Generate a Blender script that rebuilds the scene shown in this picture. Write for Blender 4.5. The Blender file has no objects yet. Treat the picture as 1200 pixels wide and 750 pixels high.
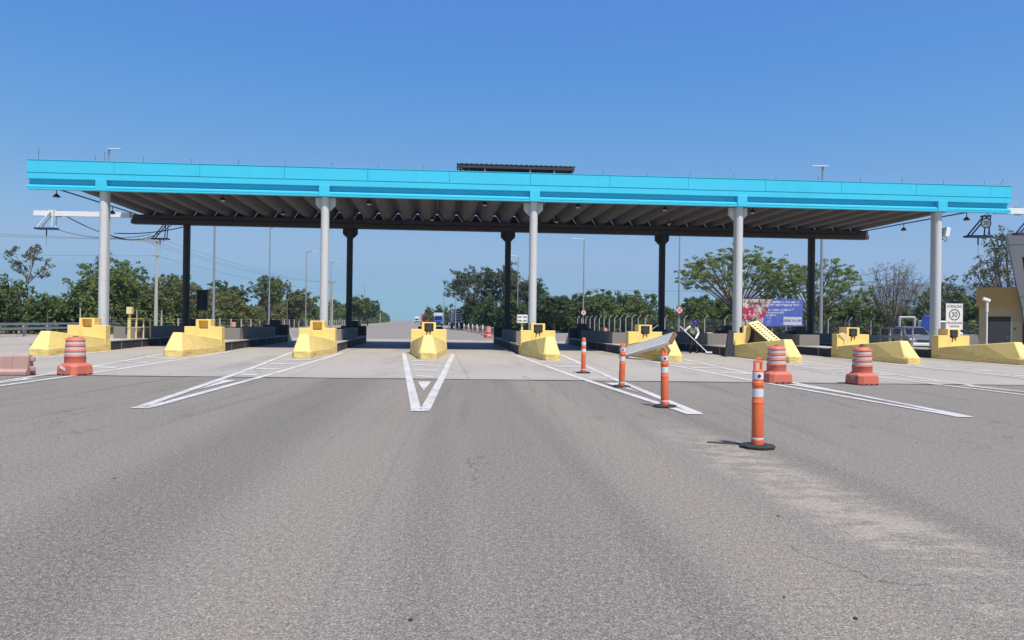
import bpy, bmesh, math, random
import numpy as np
from mathutils import Vector, Matrix

R = math.radians
random.seed(11)
rng = np.random.default_rng(11)
scene = bpy.context.scene
col = scene.collection

# ------------------------------------------------------------------ layout
ROAD = 0.105          # road axis leans to the left of the view
ROT = math.atan(ROAD)
Y0, SKEW = 35.3, 0.07


def W(a, b):
    """toll plaza plan: a along the canopy, b along the road (0 = canopy front)"""
    return (a - ROAD * b, Y0 + SKEW * a + b)


def G(y):
    """height of the pavement: it rises gently towards the canopy"""
    return 0.12 * min(1.0, max(0.0, (y - 22.0) / 14.0))


# ------------------------------------------------------------------ materials
MATS = {}


class NT:
    def __init__(self, name):
        self.m = bpy.data.materials.new(name)
        self.m.use_nodes = True
        self.t = self.m.node_tree
        self.b = self.t.nodes['Principled BSDF']
        MATS[name] = self.m

    def n(self, kind, **kw):
        nd = self.t.nodes.new(kind)
        for k, v in kw.items():
            setattr(nd, k, v)
        return nd

    def link(self, a, b):
        self.t.links.new(a, b)

    def val(self, sock, v):
        if hasattr(v, 'links') or hasattr(v, 'is_linked'):
            self.link(v, sock)
        else:
            sock.default_value = v

    def coord(self, scale=(1, 1, 1), which='Object'):
        tc = self.n('ShaderNodeTexCoord')
        mp = self.n('ShaderNodeMapping')
        mp.inputs['Scale'].default_value = scale
        self.link(tc.outputs[which], mp.inputs['Vector'])
        return mp.outputs['Vector']

    def noise(self, vec, scale, detail=4, rough=0.55, dist=0.0):
        nd = self.n('ShaderNodeTexNoise')
        self.link(vec, nd.inputs['Vector'])
        nd.inputs['Scale'].default_value = scale
        nd.inputs['Detail'].default_value = detail
        nd.inputs['Roughness'].default_value = rough
        nd.inputs['Distortion'].default_value = dist
        return nd.outputs['Fac']

    def math(self, op, a, b=0.0, c=None, clamp=False):
        nd = self.n('ShaderNodeMath', operation=op, use_clamp=clamp)
        self.val(nd.inputs[0], a)
        self.val(nd.inputs[1], b)
        if c is not None:
            self.val(nd.inputs[2], c)
        return nd.outputs[0]

    def step(self, x, lo, hi):
        nd = self.n('ShaderNodeMapRange', interpolation_type='SMOOTHSTEP')
        self.val(nd.inputs['Value'], x)
        nd.inputs['From Min'].default_value = lo
        nd.inputs['From Max'].default_value = hi
        return nd.outputs['Result']

    def mix(self, fac, a, b, blend='MIX'):
        nd = self.n('ShaderNodeMix', data_type='RGBA', blend_type=blend)
        self.val(nd.inputs[0], fac)
        for s, v in ((nd.inputs[6], a), (nd.inputs[7], b)):
            if isinstance(v, tuple):
                s.default_value = v if len(v) == 4 else (*v, 1)
            else:
                self.link(v, s)
        return nd.outputs[2]

    def bump(self, height, strength=0.3, dist=0.02):
        nd = self.n('ShaderNodeBump')
        self.link(height, nd.inputs['Height'])
        nd.inputs['Strength'].default_value = strength
        nd.inputs['Distance'].default_value = dist
        self.link(nd.outputs['Normal'], self.b.inputs['Normal'])

    def color(self, c):
        s = self.b.inputs['Base Color']
        if isinstance(c, tuple):
            s.default_value = c if len(c) == 4 else (*c, 1)
        else:
            self.link(c, s)

    def rough(self, r):
        self.val(self.b.inputs['Roughness'], r)


def paint(name, c, rough=0.5, var=0.18, scale=1.6, dirt=None, dirt_amt=0.0, metal=0.0, bump=0.0, spec=0.5):
    """painted / plain surface with uneven tone and optional dirt"""
    k = NT(name)
    v = k.coord()
    n1 = k.noise(v, scale, 6, 0.6)
    dark = tuple(x * (1 - var) for x in c)
    light = tuple(min(1, x * (1 + var * 0.5)) for x in c)
    out = k.mix(n1, dark, light)
    if dirt:
        n2 = k.step(k.noise(k.coord((1, 1, 0.35)), scale * 1.7, 8, 0.7, 0.4), 0.52, 0.78)
        out = k.mix(k.math('MULTIPLY', n2, dirt_amt), out, dirt)
    if name == 'yellow paint':
        # tyre scuffs and road grime along the foot, chips anywhere
        sz = k.n('ShaderNodeSeparateXYZ')
        k.link(v, sz.inputs[0])
        sc = k.math('MULTIPLY', k.step(k.noise(k.coord((1.2, 0.7, 6.0)), 1.6, 6, 0.75), 0.50, 0.66), k.step(k.math('ADD', sz.outputs['Z'], k.math('MULTIPLY', k.noise(v, 2.5, 3), 0.35)), 0.75, 0.25))
        out = k.mix(k.math('MULTIPLY', sc, 0.55), out, (0.13, 0.105, 0.07))
        out = k.mix(k.math('MULTIPLY', k.step(k.noise(v, 11, 4, 0.7), 0.69, 0.72), 0.7), out, (0.36, 0.32, 0.26))
        run = k.step(k.noise(k.coord((5.0, 5.0, 0.5)), 1.2, 4, 0.65), 0.56, 0.74)
        out = k.mix(k.math('MULTIPLY', run, 0.22), out, (0.40, 0.30, 0.13))
    if name == 'cyan paint':
        run = k.step(k.noise(k.coord((3.0, 3.0, 0.25)), 1.1, 5, 0.7), 0.52, 0.76)
        out = k.mix(k.math('MULTIPLY', run, 0.30), out, (0.05, 0.38, 0.50))
        k.bump(k.noise(k.coord((1, 1, 0.6)), 0.9, 3), 0.12, 0.12)
    k.color(out)
    k.rough(rough)
    k.b.inputs['Metallic'].default_value = metal
    k.b.inputs['Specular IOR Level'].default_value = spec
    if bump:
        k.bump(k.noise(v, 45, 5, 0.7), bump, 0.01)
    return k.m


paint('yellow paint', (0.80, 0.585, 0.20), 0.6, 0.12, 1.4, (0.34, 0.27, 0.13), 0.55, bump=0.12, spec=0.3)
paint('faded yellow paint', (0.78, 0.64, 0.29), 0.6, 0.12, 2.0, (0.30, 0.24, 0.12), 0.4)
paint('ochre wall', (0.44, 0.28, 0.085), 0.75, 0.1, 0.8, (0.30, 0.22, 0.10), 0.3)
paint('cream wall', (0.46, 0.37, 0.21), 0.75, 0.1, 0.8)
paint('cyan paint', (0.055, 0.54, 0.74), 0.45, 0.07, 0.35, (0.03, 0.40, 0.56), 0.4, bump=0.0, spec=0.35)
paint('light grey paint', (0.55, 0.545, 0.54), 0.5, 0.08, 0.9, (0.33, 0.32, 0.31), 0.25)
paint('shaded rear paint', (0.036, 0.033, 0.030), 0.6, 0.15, 0.9)  # canopy shade put into the colour of the rear columns and blocks
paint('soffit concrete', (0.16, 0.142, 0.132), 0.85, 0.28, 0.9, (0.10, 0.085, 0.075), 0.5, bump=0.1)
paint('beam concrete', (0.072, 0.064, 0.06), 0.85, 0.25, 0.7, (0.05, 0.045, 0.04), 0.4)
paint('plain concrete', (0.40, 0.37, 0.33), 0.9, 0.2, 1.3, (0.18, 0.16, 0.14), 0.5, bump=0.15)
paint('grey wall concrete', (0.23, 0.205, 0.18), 0.9, 0.22, 0.9, (0.09, 0.085, 0.08), 0.5, bump=0.12)
paint('black paint', (0.020, 0.018, 0.016), 0.65, 0.3, 1.4, (0.10, 0.09, 0.08), 0.25)
paint('dark slab', (0.035, 0.038, 0.048), 0.6, 0.3, 2.5, (0.12, 0.11, 0.11), 0.25)
paint('dark cavity', (0.035, 0.022, 0.014), 0.9, 0.3, 3)
paint('rusty brown', (0.20, 0.11, 0.06), 0.85, 0.35, 6, (0.07, 0.04, 0.03), 0.5)
paint('black rubber', (0.022, 0.022, 0.023), 0.8, 0.3, 8, (0.12, 0.11, 0.10), 0.4)
paint('orange plastic', (0.76, 0.15, 0.05), 0.5, 0.12, 4, (0.40, 0.13, 0.07), 0.45)
paint('red plastic', (0.56, 0.135, 0.085), 0.6, 0.14, 3, (0.40, 0.15, 0.11), 0.5)
paint('faded pink plastic', (0.42, 0.25, 0.215), 0.65, 0.15, 2, (0.27, 0.20, 0.18), 0.5)
paint('reflective white', (0.66, 0.65, 0.66), 0.45, 0.12, 6, (0.42, 0.34, 0.30), 0.5)
paint('worn reflective', (0.60, 0.46, 0.42), 0.55, 0.15, 7, (0.48, 0.17, 0.11), 0.9)
paint('white paint', (0.74, 0.74, 0.73), 0.45, 0.06, 2, (0.45, 0.43, 0.40), 0.2)
paint('sign white', (0.66, 0.65, 0.64), 0.5, 0.05, 1.5)
paint('sign black', (0.02, 0.02, 0.022), 0.5, 0.1, 2)
paint('sign red', (0.50, 0.03, 0.03), 0.5, 0.1, 2)
paint('galvanised steel', (0.36, 0.37, 0.38), 0.45, 0.2, 4, (0.2, 0.18, 0.16), 0.3, metal=0.5)
paint('weathered steel', (0.33, 0.31, 0.28), 0.6, 0.2, 3, (0.20, 0.14, 0.10), 0.4)
paint('pole concrete', (0.42, 0.40, 0.36), 0.85, 0.2, 2)
paint('dark metal', (0.03, 0.032, 0.042), 0.5, 0.2, 4)
paint('blue frame metal', (0.035, 0.04, 0.10), 0.5, 0.2, 4)
paint('tower panel', (0.215, 0.215, 0.22), 0.5, 0.08, 0.6)
paint('silver car paint', (0.20, 0.20, 0.205), 0.3, 0.05, 2, metal=0.4)
paint('white car paint', (0.68, 0.69, 0.70), 0.35, 0.05, 2)
paint('blue paint', (0.03, 0.09, 0.42), 0.5, 0.15, 2)
paint('cargo white', (0.62, 0.64, 0.64), 0.5, 0.1, 1.5, (0.35, 0.34, 0.32), 0.3)
paint('weathered sheet', (0.66, 0.645, 0.61), 0.6, 0.15, 2.5, (0.30, 0.26, 0.20), 0.5)
paint('tail light red', (0.45, 0.02, 0.02), 0.3, 0.1, 2)
paint('skin', (0.26, 0.14, 0.09), 0.6, 0.1, 8)
paint('dark trousers', (0.018, 0.02, 0.035), 0.85, 0.2, 6)
paint('white shirt', (0.70, 0.70, 0.68), 0.8, 0.08, 6)
paint('vest green', (0.33, 0.40, 0.07), 0.75, 0.35, 9)
paint('blue cap', (0.03, 0.035, 0.36), 0.7, 0.15, 6)
paint('bark', (0.16, 0.125, 0.095), 0.9, 0.4, 3, (0.06, 0.05, 0.04), 0.5)
paint('pale bark', (0.34, 0.30, 0.26), 0.9, 0.3, 3, (0.16, 0.13, 0.10), 0.5)
paint('roof sheet', (0.06, 0.058, 0.06), 0.6, 0.25, 2)
paint('lamp lens', (0.6, 0.6, 0.58), 0.3, 0.05, 2)

k = NT('kerb paint')
v = k.coord()
sx = k.n('ShaderNodeSeparateXYZ')
k.link(v, sx.inputs[0])
jt = k.math('ABSOLUTE', k.math('SUBTRACT', k.math('FRACT', k.math('DIVIDE', sx.outputs['Y'], 2.4)), 0.5))
c = k.mix(k.noise(v, 1.4, 6, 0.65), (0.012, 0.011, 0.010), (0.035, 0.031, 0.027))
c = k.mix(k.math('MULTIPLY', k.step(k.noise(v, 3.0, 6, 0.7), 0.55, 0.75), 0.5), c, (0.15, 0.135, 0.115))
k.color(k.mix(k.step(jt, 0.484, 0.490), c, (0.33, 0.30, 0.26)))
k.rough(0.75)

k = NT('window glass')
k.color((0.012, 0.014, 0.017))
k.rough(0.08)
k = NT('headlight glass')
k.color((0.7, 0.72, 0.74))
k.rough(0.1)


def leaf_mat(name, c1, c2, c3):
    k = NT(name)
    v = k.coord()
    big = k.noise(v, 0.35, 3)
    fine = k.noise(v, 2.6, 3)
    cc = k.mix(k.step(big, 0.35, 0.65), c1, c2)
    cc = k.mix(k.step(fine, 0.5, 0.75), cc, c3)
    k.color(cc)
    k.rough(0.6)
    k.b.inputs['Specular IOR Level'].default_value = 0.25
    tr = k.n('ShaderNodeBsdfTranslucent')
    k.link(cc, tr.inputs['Color'])
    mx = k.n('ShaderNodeMixShader')
    mx.inputs[0].default_value = 0.48
    out = k.t.nodes['Material Output']
    k.link(k.b.outputs[0], mx.inputs[1])
    k.link(tr.outputs[0], mx.inputs[2])
    k.link(mx.outputs[0], out.inputs['Surface'])


leaf_mat('thicket leaves', (0.085, 0.128, 0.035), (0.155, 0.203, 0.056), (0.210, 0.219, 0.073))
leaf_mat('brown green leaves', (0.133, 0.150, 0.050), (0.196, 0.219, 0.073), (0.239, 0.211, 0.086))
leaf_mat('dark leaves', (0.056, 0.093, 0.029), (0.105, 0.158, 0.047), (0.140, 0.181, 0.059))
leaf_mat('eucalyptus leaves', (0.068, 0.091, 0.050), (0.105, 0.136, 0.073), (0.169, 0.188, 0.112))
leaf_mat('acacia leaves', (0.119, 0.188, 0.047), (0.196, 0.263, 0.066), (0.266, 0.270, 0.086))
leaf_mat('olive leaves', (0.099, 0.113, 0.050), (0.147, 0.166, 0.080), (0.196, 0.203, 0.105))


def wiggle_axis(k, X, Y, slope, vec, amt=0.35):
    xp = k.math('ADD', X, k.math('MULTIPLY', Y, slope))
    w = k.math('MULTIPLY', k.math('SUBTRACT', k.noise(vec, 0.35, 2), 0.5), amt)
    return k.math('ADD', xp, w)


def band(k, x, c, hw, soft):
    d = k.math('ABSOLUTE', k.math('SUBTRACT', x, c))
    nd = k.n('ShaderNodeMapRange', interpolation_type='SMOOTHSTEP')
    k.val(nd.inputs['Value'], d)
    nd.inputs['From Min'].default_value = hw + soft
    nd.inputs['From Max'].default_value = hw
    return nd.outputs['Result']


def asphalt(name, base=0.166, sand=True):
    k = NT(name)
    v = k.coord()
    sx = k.n('ShaderNodeSeparateXYZ')
    k.link(v, sx.inputs[0])
    X, Y = sx.outputs['X'], sx.outputs['Y']
    stretched = k.coord((1.0, 0.16, 1.0))
    big = k.noise(v, 0.11, 4)
    streak = k.noise(stretched, 0.9, 5, 0.6)
    grain = k.math('ADD', k.math('MULTIPLY', k.noise(v, 150, 2, 0.8), 0.40), k.math('ADD', k.math('MULTIPLY', k.noise(v, 62, 2, 0.9), 0.38), k.math('MULTIPLY', k.noise(v, 21, 3, 0.9), 0.22)))
    grain2 = k.noise(v, 22, 4, 0.75)
    vor = k.n('ShaderNodeTexVoronoi')
    k.link(v, vor.inputs['Vector'])
    vor.inputs['Scale'].default_value = 85
    c = k.mix(big, (base * 1.0, base * .91, base * .775), (base * 1.15, base * 1.03, base * .86))
    c = k.mix(k.math('MULTIPLY', k.step(streak, 0.45, 0.75), 0.4), c, (base * .84, base * .80, base * .75))
    c = k.mix(k.math('MULTIPLY', k.step(k.noise(stretched, 0.5, 3), 0.5, 0.75), 0.35), c, (base * 1.25, base * 1.16, base * 1.10))
    if sand:
        xw = wiggle_axis(k, X, Y, 0.085, stretched)
        # dusty reddish wheel bands and the darker lane between them
        c = k.mix(k.math('MULTIPLY', band(k, xw, -1.05, 0.22, 0.6), 0.5), c, (0.215, 0.185, 0.150))
        c = k.mix(k.math('MULTIPLY', band(k, xw, 2.25, 0.15, 0.5), 0.5), c, (0.225, 0.195, 0.155))
        c = k.mix(k.math('MULTIPLY', band(k, xw, 0.75, 0.25, 0.6), 0.30), c, (0.105, 0.097, 0.086))
        c = k.mix(k.math('MULTIPLY', band(k, xw, -2.55, 0.35, 0.7), 0.5), c, (0.092, 0.086, 0.080))
        c = k.mix(k.math('MULTIPLY', band(k, xw, 5.2, 0.5, 1.0), 0.35), c, (0.19, 0.165, 0.14))
        c = k.mix(k.math('MULTIPLY', band(k, k.math('ADD', X, k.math('MULTIPLY', Y, 0.062)), -0.78, 0.012, 0.03), 0.16), c, (0.055, 0.055, 0.06))
        c = k.mix(k.math('MULTIPLY', band(k, k.math('ADD', X, k.math('MULTIPLY', Y, 0.105)), 4.45, 0.012, 0.03), 0.14), c, (0.06, 0.06, 0.06))
        c = k.mix(k.math('MULTIPLY', band(k, xw, 1.45, 0.06, 0.22), 0.35), c, (0.085, 0.08, 0.075))
        c = k.mix(k.math('MULTIPLY', band(k, xw, -0.15, 0.06, 0.25), 0.3), c, (0.09, 0.084, 0.078))
        c = k.mix(k.math('MULTIPLY', band(k, xw, 4.1, 0.12, 0.4), 0.4), c, (0.11, 0.098, 0.088))
        # tyre scuffs where cars brake for the lanes, and old oil spots
        sc1 = k.math('MULTIPLY', k.step(k.noise(k.coord((2.2, 0.10, 1)), 1.3, 5, 0.7, 0.3), 0.50, 0.68), k.step(Y, 6.0, 16.0))
        c = k.mix(k.math('MULTIPLY', sc1, 0.5), c, (0.075, 0.07, 0.066))
        c = k.mix(k.math('MULTIPLY', k.step(k.noise(v, 0.8, 4, 0.7), 0.66, 0.74), 0.4), c, (0.075, 0.07, 0.064))
        # spilled sand beside the posts, broken into flecks
        fl = k.coord((0.8, 1.7, 1.0))
        flecks = k.math('ADD', k.math('MULTIPLY', k.noise(fl, 2.6, 8, 0.78), 0.7), k.math('MULTIPLY', k.noise(v, 0.8, 3), 0.3))
        m1 = k.math('MULTIPLY', k.step(flecks, 0.475, 0.535), band(k, xw, 3.46, 0.2, 0.5))
        near = k.step(Y, 11.5, 8.5)
        inv = k.math('SUBTRACT', 1.0, k.step(Y, 8.5, 13.5))
        m1 = k.math('MULTIPLY', m1, inv)
        c = k.mix(k.math('MULTIPLY', m1, 0.62), c, (0.37, 0.32, 0.255))
        veil = k.math('MULTIPLY', k.math('MULTIPLY', band(k, xw, 3.45, 0.15, 0.55), k.math('MULTIPLY', inv, k.step(k.noise(stretched, 1.6, 5, 0.65), 0.35, 0.6))), 0.28)
        c = k.mix(veil, c, (0.29, 0.25, 0.20))
    # fine cracks in a few places
    wn = k.n('ShaderNodeTexNoise')
    k.link(v, wn.inputs['Vector'])
    wn.inputs['Scale'].default_value = 1.6
    ws = k.n('ShaderNodeVectorMath', operation='SCALE')
    k.link(wn.outputs['Color'], ws.inputs[0])
    ws.inputs['Scale'].default_value = 1.1
    wa = k.n('ShaderNodeVectorMath', operation='ADD')
    k.link(v, wa.inputs[0])
    k.link(ws.outputs[0], wa.inputs[1])
    ve = k.n('ShaderNodeTexVoronoi', feature='DISTANCE_TO_EDGE')
    k.link(wa.outputs[0], ve.inputs['Vector'])
    ve.inputs['Scale'].default_value = 0.30
    ck = k.math('MULTIPLY', k.step(ve.outputs['Distance'], 0.0075, 0.002), k.step(k.noise(v, 0.22, 2), 0.50, 0.57))
    c = k.mix(k.math('MULTIPLY', ck, 0.55), c, (0.05, 0.048, 0.045))
    # stones of the wearing course
    hi = k.mix(0.60, c, (0.60, 0.545, 0.455))
    lo = k.mix(0.72, c, (0.024, 0.021, 0.017))
    c = k.mix(k.math('MULTIPLY', k.step(grain, 0.50, 0.60), 1.0), c, hi)
    c = k.mix(k.math('MULTIPLY', k.step(grain, 0.50, 0.40), 1.0), c, lo)
    c = k.mix(k.math('MULTIPLY', k.step(grain2, 0.55, 0.75), 0.25), c, hi)
    c = k.mix(k.math('MULTIPLY', k.step(grain2, 0.45, 0.25), 0.28), c, lo)
    c = k.mix(k.step(k.noise(v, 9.0, 2), 0.80, 0.82), c, (0.45, 0.44, 0.42))
    k.color(c)
    k.rough(0.92)
    k.b.inputs['Specular IOR Level'].default_value = 0.25
    k.bump(k.math('ADD', k.math('MULTIPLY', grain, 1.0), vor.outputs['Distance']), 0.5, 0.008)


asphalt('asphalt')
asphalt('far asphalt', 0.19, False)

k = NT('apron concrete')
v = k.coord()
sx = k.n('ShaderNodeSeparateXYZ')
k.link(v, sx.inputs[0])
X, Y = sx.outputs['X'], sx.outputs['Y']
big = k.noise(v, 0.22, 5)
fine = k.noise(v, 14, 5, 0.75)
str_ = k.noise(k.coord((1.0, 0.14, 1.0)), 1.1, 5, 0.6)
c = k.mix(big, (0.29, 0.26, 0.215), (0.375, 0.34, 0.285))
c = k.mix(k.math('MULTIPLY', k.step(str_, 0.5, 0.75), 0.4), c, (0.235, 0.22, 0.205))
c = k.mix(k.math('MULTIPLY', k.step(fine, 0.5, 0.8), 0.35), c, (0.42, 0.40, 0.37))
c = k.mix(k.math('MULTIPLY', k.step(fine, 0.5, 0.2), 0.35), c, (0.20, 0.19, 0.175))
xw = k.math('ADD', X, k.math('MULTIPLY', Y, ROAD))
# oil track down the middle of each lane
ph = k.math('FRACT', k.math('DIVIDE', k.math('SUBTRACT', xw, 2.22 + 3.7), 4.94))
oil = k.math('MULTIPLY', band(k, ph, 0.5, 0.05, 0.10), k.step(k.noise(k.coord((1, .25, 1)), 0.7, 3), 0.42, 0.62))
c = k.mix(k.math('MULTIPLY', oil, 0.35), c, (0.16, 0.15, 0.14))
# sawn joints
jx = k.math('ABSOLUTE', k.math('SUBTRACT', ph, 0.5))
c = k.mix(k.math('MULTIPLY', k.step(jx, 0.494, 0.498), 0.5), c, (0.13, 0.12, 0.115))
jy = k.math('ABSOLUTE', k.math('SUBTRACT', k.math('FRACT', k.math('DIVIDE', k.math('SUBTRACT', Y, k.math('MULTIPLY', X, .035)), 5.2)), 0.5))
c = k.mix(k.math('MULTIPLY', k.step(jy, 0.493, 0.497), 0.45), c, (0.15, 0.14, 0.13))
# cracks
vor = k.n('ShaderNodeTexVoronoi', feature='DISTANCE_TO_EDGE')
wv = k.n('ShaderNodeMixRGB') if False else None
nz = k.n('ShaderNodeTexNoise')
k.link(v, nz.inputs['Vector'])
nz.inputs['Scale'].default_value = 1.3
va = k.n('ShaderNodeVectorMath', operation='ADD')
vs = k.n('ShaderNodeVectorMath', operation='SCALE')
k.link(nz.outputs['Color'], vs.inputs[0])
vs.inputs['Scale'].default_value = 0.9
k.link(v, va.inputs[0])
k.link(vs.outputs[0], va.inputs[1])
k.link(va.outputs[0], vor.inputs['Vector'])
vor.inputs['Scale'].default_value = 0.33
crack = k.math('MULTIPLY', k.step(vor.outputs['Distance'], 0.010, 0.003), k.step(k.noise(v, 0.3, 2), 0.5, 0.56))
c = k.mix(k.math('MULTIPLY', crack, 0.55), c, (0.12, 0.11, 0.10))
c = k.mix(k.math('MULTIPLY', k.step(k.noise(k.coord((.35, 2.2, 1)), 1.5, 5, 0.7), 0.66, 0.72), 0.5), c, (0.50, 0.48, 0.45))
k.color(c)
k.rough(0.9)
k.bump(fine, 0.2, 0.01)

k = NT('worn road paint')
v = k.coord()
n = k.noise(v, 7.0, 7, 0.72)
n2 = k.noise(v, 0.8, 3)
wear = k.step(k.math('ADD', k.math('MULTIPLY', n, 0.75), k.math('MULTIPLY', n2, 0.3)), 0.50, 0.64)
c = k.mix(k.math('MULTIPLY', wear, 0.85), (0.53, 0.51, 0.475), (0.27, 0.255, 0.23))
c = k.mix(k.math('MULTIPLY', k.step(k.noise(v, 30, 3), 0.5, 0.75), 0.3), c, (0.33, 0.32, 0.30))
k.color(c)
k.rough(0.75)

k = NT('dark joint')
v = k.coord()
k.color(k.mix(k.step(k.noise(v, 1.2, 5, 0.7), 0.42, 0.66), (0.012, 0.011, 0.011), (0.10, 0.095, 0.09)))
k.rough(0.9)

k = NT('roadside ground')
v = k.coord()
g1 = k.noise(v, 0.05, 6, 0.6)
g2 = k.noise(v, 0.9, 6, 0.7)
c = k.mix(k.step(g2, 0.3, 0.7), (0.20, 0.165, 0.125), (0.34, 0.295, 0.235))
c = k.mix(k.step(g1, 0.5, 0.62), c, k.mix(g2, (0.07, 0.085, 0.03), (0.16, 0.15, 0.065)))
k.color(c)
k.rough(0.95)
k.bump(g2, 0.5, 0.1)

k = NT('hill forest')
v = k.coord()
k.color(k.mix(k.noise(v, 0.012, 6, 0.7), (0.035, 0.05, 0.03), (0.10, 0.10, 0.055)))
k.rough(0.95)

k = NT('billboard print')
v = k.coord()
sx = k.n('ShaderNodeSeparateXYZ')
k.link(v, sx.inputs[0])
X, Z = sx.outputs['X'], sx.outputs['Z']
n = k.noise(v, 1.9, 5, 0.6)
n2 = k.noise(v, 0.75, 2, 0.5)
crowd = k.mix(k.step(n, 0.42, 0.56), (0.10, 0.05, 0.05), (0.55, 0.40, 0.36))
crowd = k.mix(k.math('MULTIPLY', k.step(k.noise(v, 1.1, 3), 0.40, 0.50), band(k, Z, -0.1, 0.45, 0.3)), crowd, (0.45, 0.03, 0.07))
crowd = k.mix(k.step(k.noise(v, 2.2, 2), 0.54, 0.62), crowd, (0.62, 0.58, 0.56))
blue = k.mix(k.noise(v, 1.3, 4), (0.055, 0.085, 0.34), (0.12, 0.17, 0.55))
blue = k.mix(k.math('MULTIPLY', k.step(k.noise(v, 1.7, 4, 0.6), 0.55, 0.66), 0.45), blue, (0.45, 0.50, 0.62))
letters = k.step(k.noise(k.coord((7.0, 1, 2.5)), 1.0, 4, 0.8), 0.46, 0.54)
rows = None
for zc, hw, xa, xb_ in ((1.02, 0.07, -0.1, 2.5), (0.74, 0.10, -0.8, 2.6), (0.24, 0.07, -0.6, 1.7), (-0.02, 0.06, -0.6, 1.1), (-0.27, 0.05, -0.6, 0.4)):
    rw = k.math('MULTIPLY', band(k, Z, zc, hw, 0.02), k.math('MULTIPLY', k.step(X, xa, xa + 0.05), k.step(X, xb_, xb_ - 0.05)))
    rows = rw if rows is None else k.math('ADD', rows, rw)
blue = k.mix(k.math('MULTIPLY', rows, letters), blue, (0.62, 0.62, 0.60))
fld = k.math('MULTIPLY', band(k, Z, -0.82, 0.38, 0.02), k.math('MULTIPLY', k.step(X, 1.0, 1.1), k.step(X, 2.8, 2.72)))
fldc = k.mix(k.math('MULTIPLY', letters, band(k, Z, -0.80, 0.12, 0.03)), (0.60, 0.60, 0.60), (0.05, 0.10, 0.40))
blue = k.mix(k.math('MULTIPLY', fld, k.step(k.noise(v, 1.6, 3), 0.30, 0.42)), blue, fldc)
edge = k.math('SUBTRACT', X, k.math('MULTIPLY', Z, 0.36))
edge = k.math('ADD', edge, k.math('MULTIPLY', k.noise(v, 1.2, 3), 0.6))
c = k.mix(k.step(edge, -0.36, -0.2), crowd, blue)
k.color(c)
k.rough(0.6)

k = NT('chain link')
k.color((0.20, 0.20, 0.20))
tr = k.n('ShaderNodeBsdfTransparent')
mx = k.n('ShaderNodeMixShader')
wv = k.n('ShaderNodeTexWave', wave_type='BANDS', bands_direction='DIAGONAL')
k.link(k.coord((1, 1, 1)), wv.inputs['Vector'])
wv.inputs['Scale'].default_value = 5.0
k.link(k.math('MULTIPLY', k.step(wv.outputs['Fac'], 0.6, 0.95), 0.42), mx.inputs[0])
k.link(tr.outputs[0], mx.inputs[1])
k.link(k.b.outputs[0], mx.inputs[2])
k.link(mx.outputs[0], k.t.nodes['Material Output'].inputs['Surface'])


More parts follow.
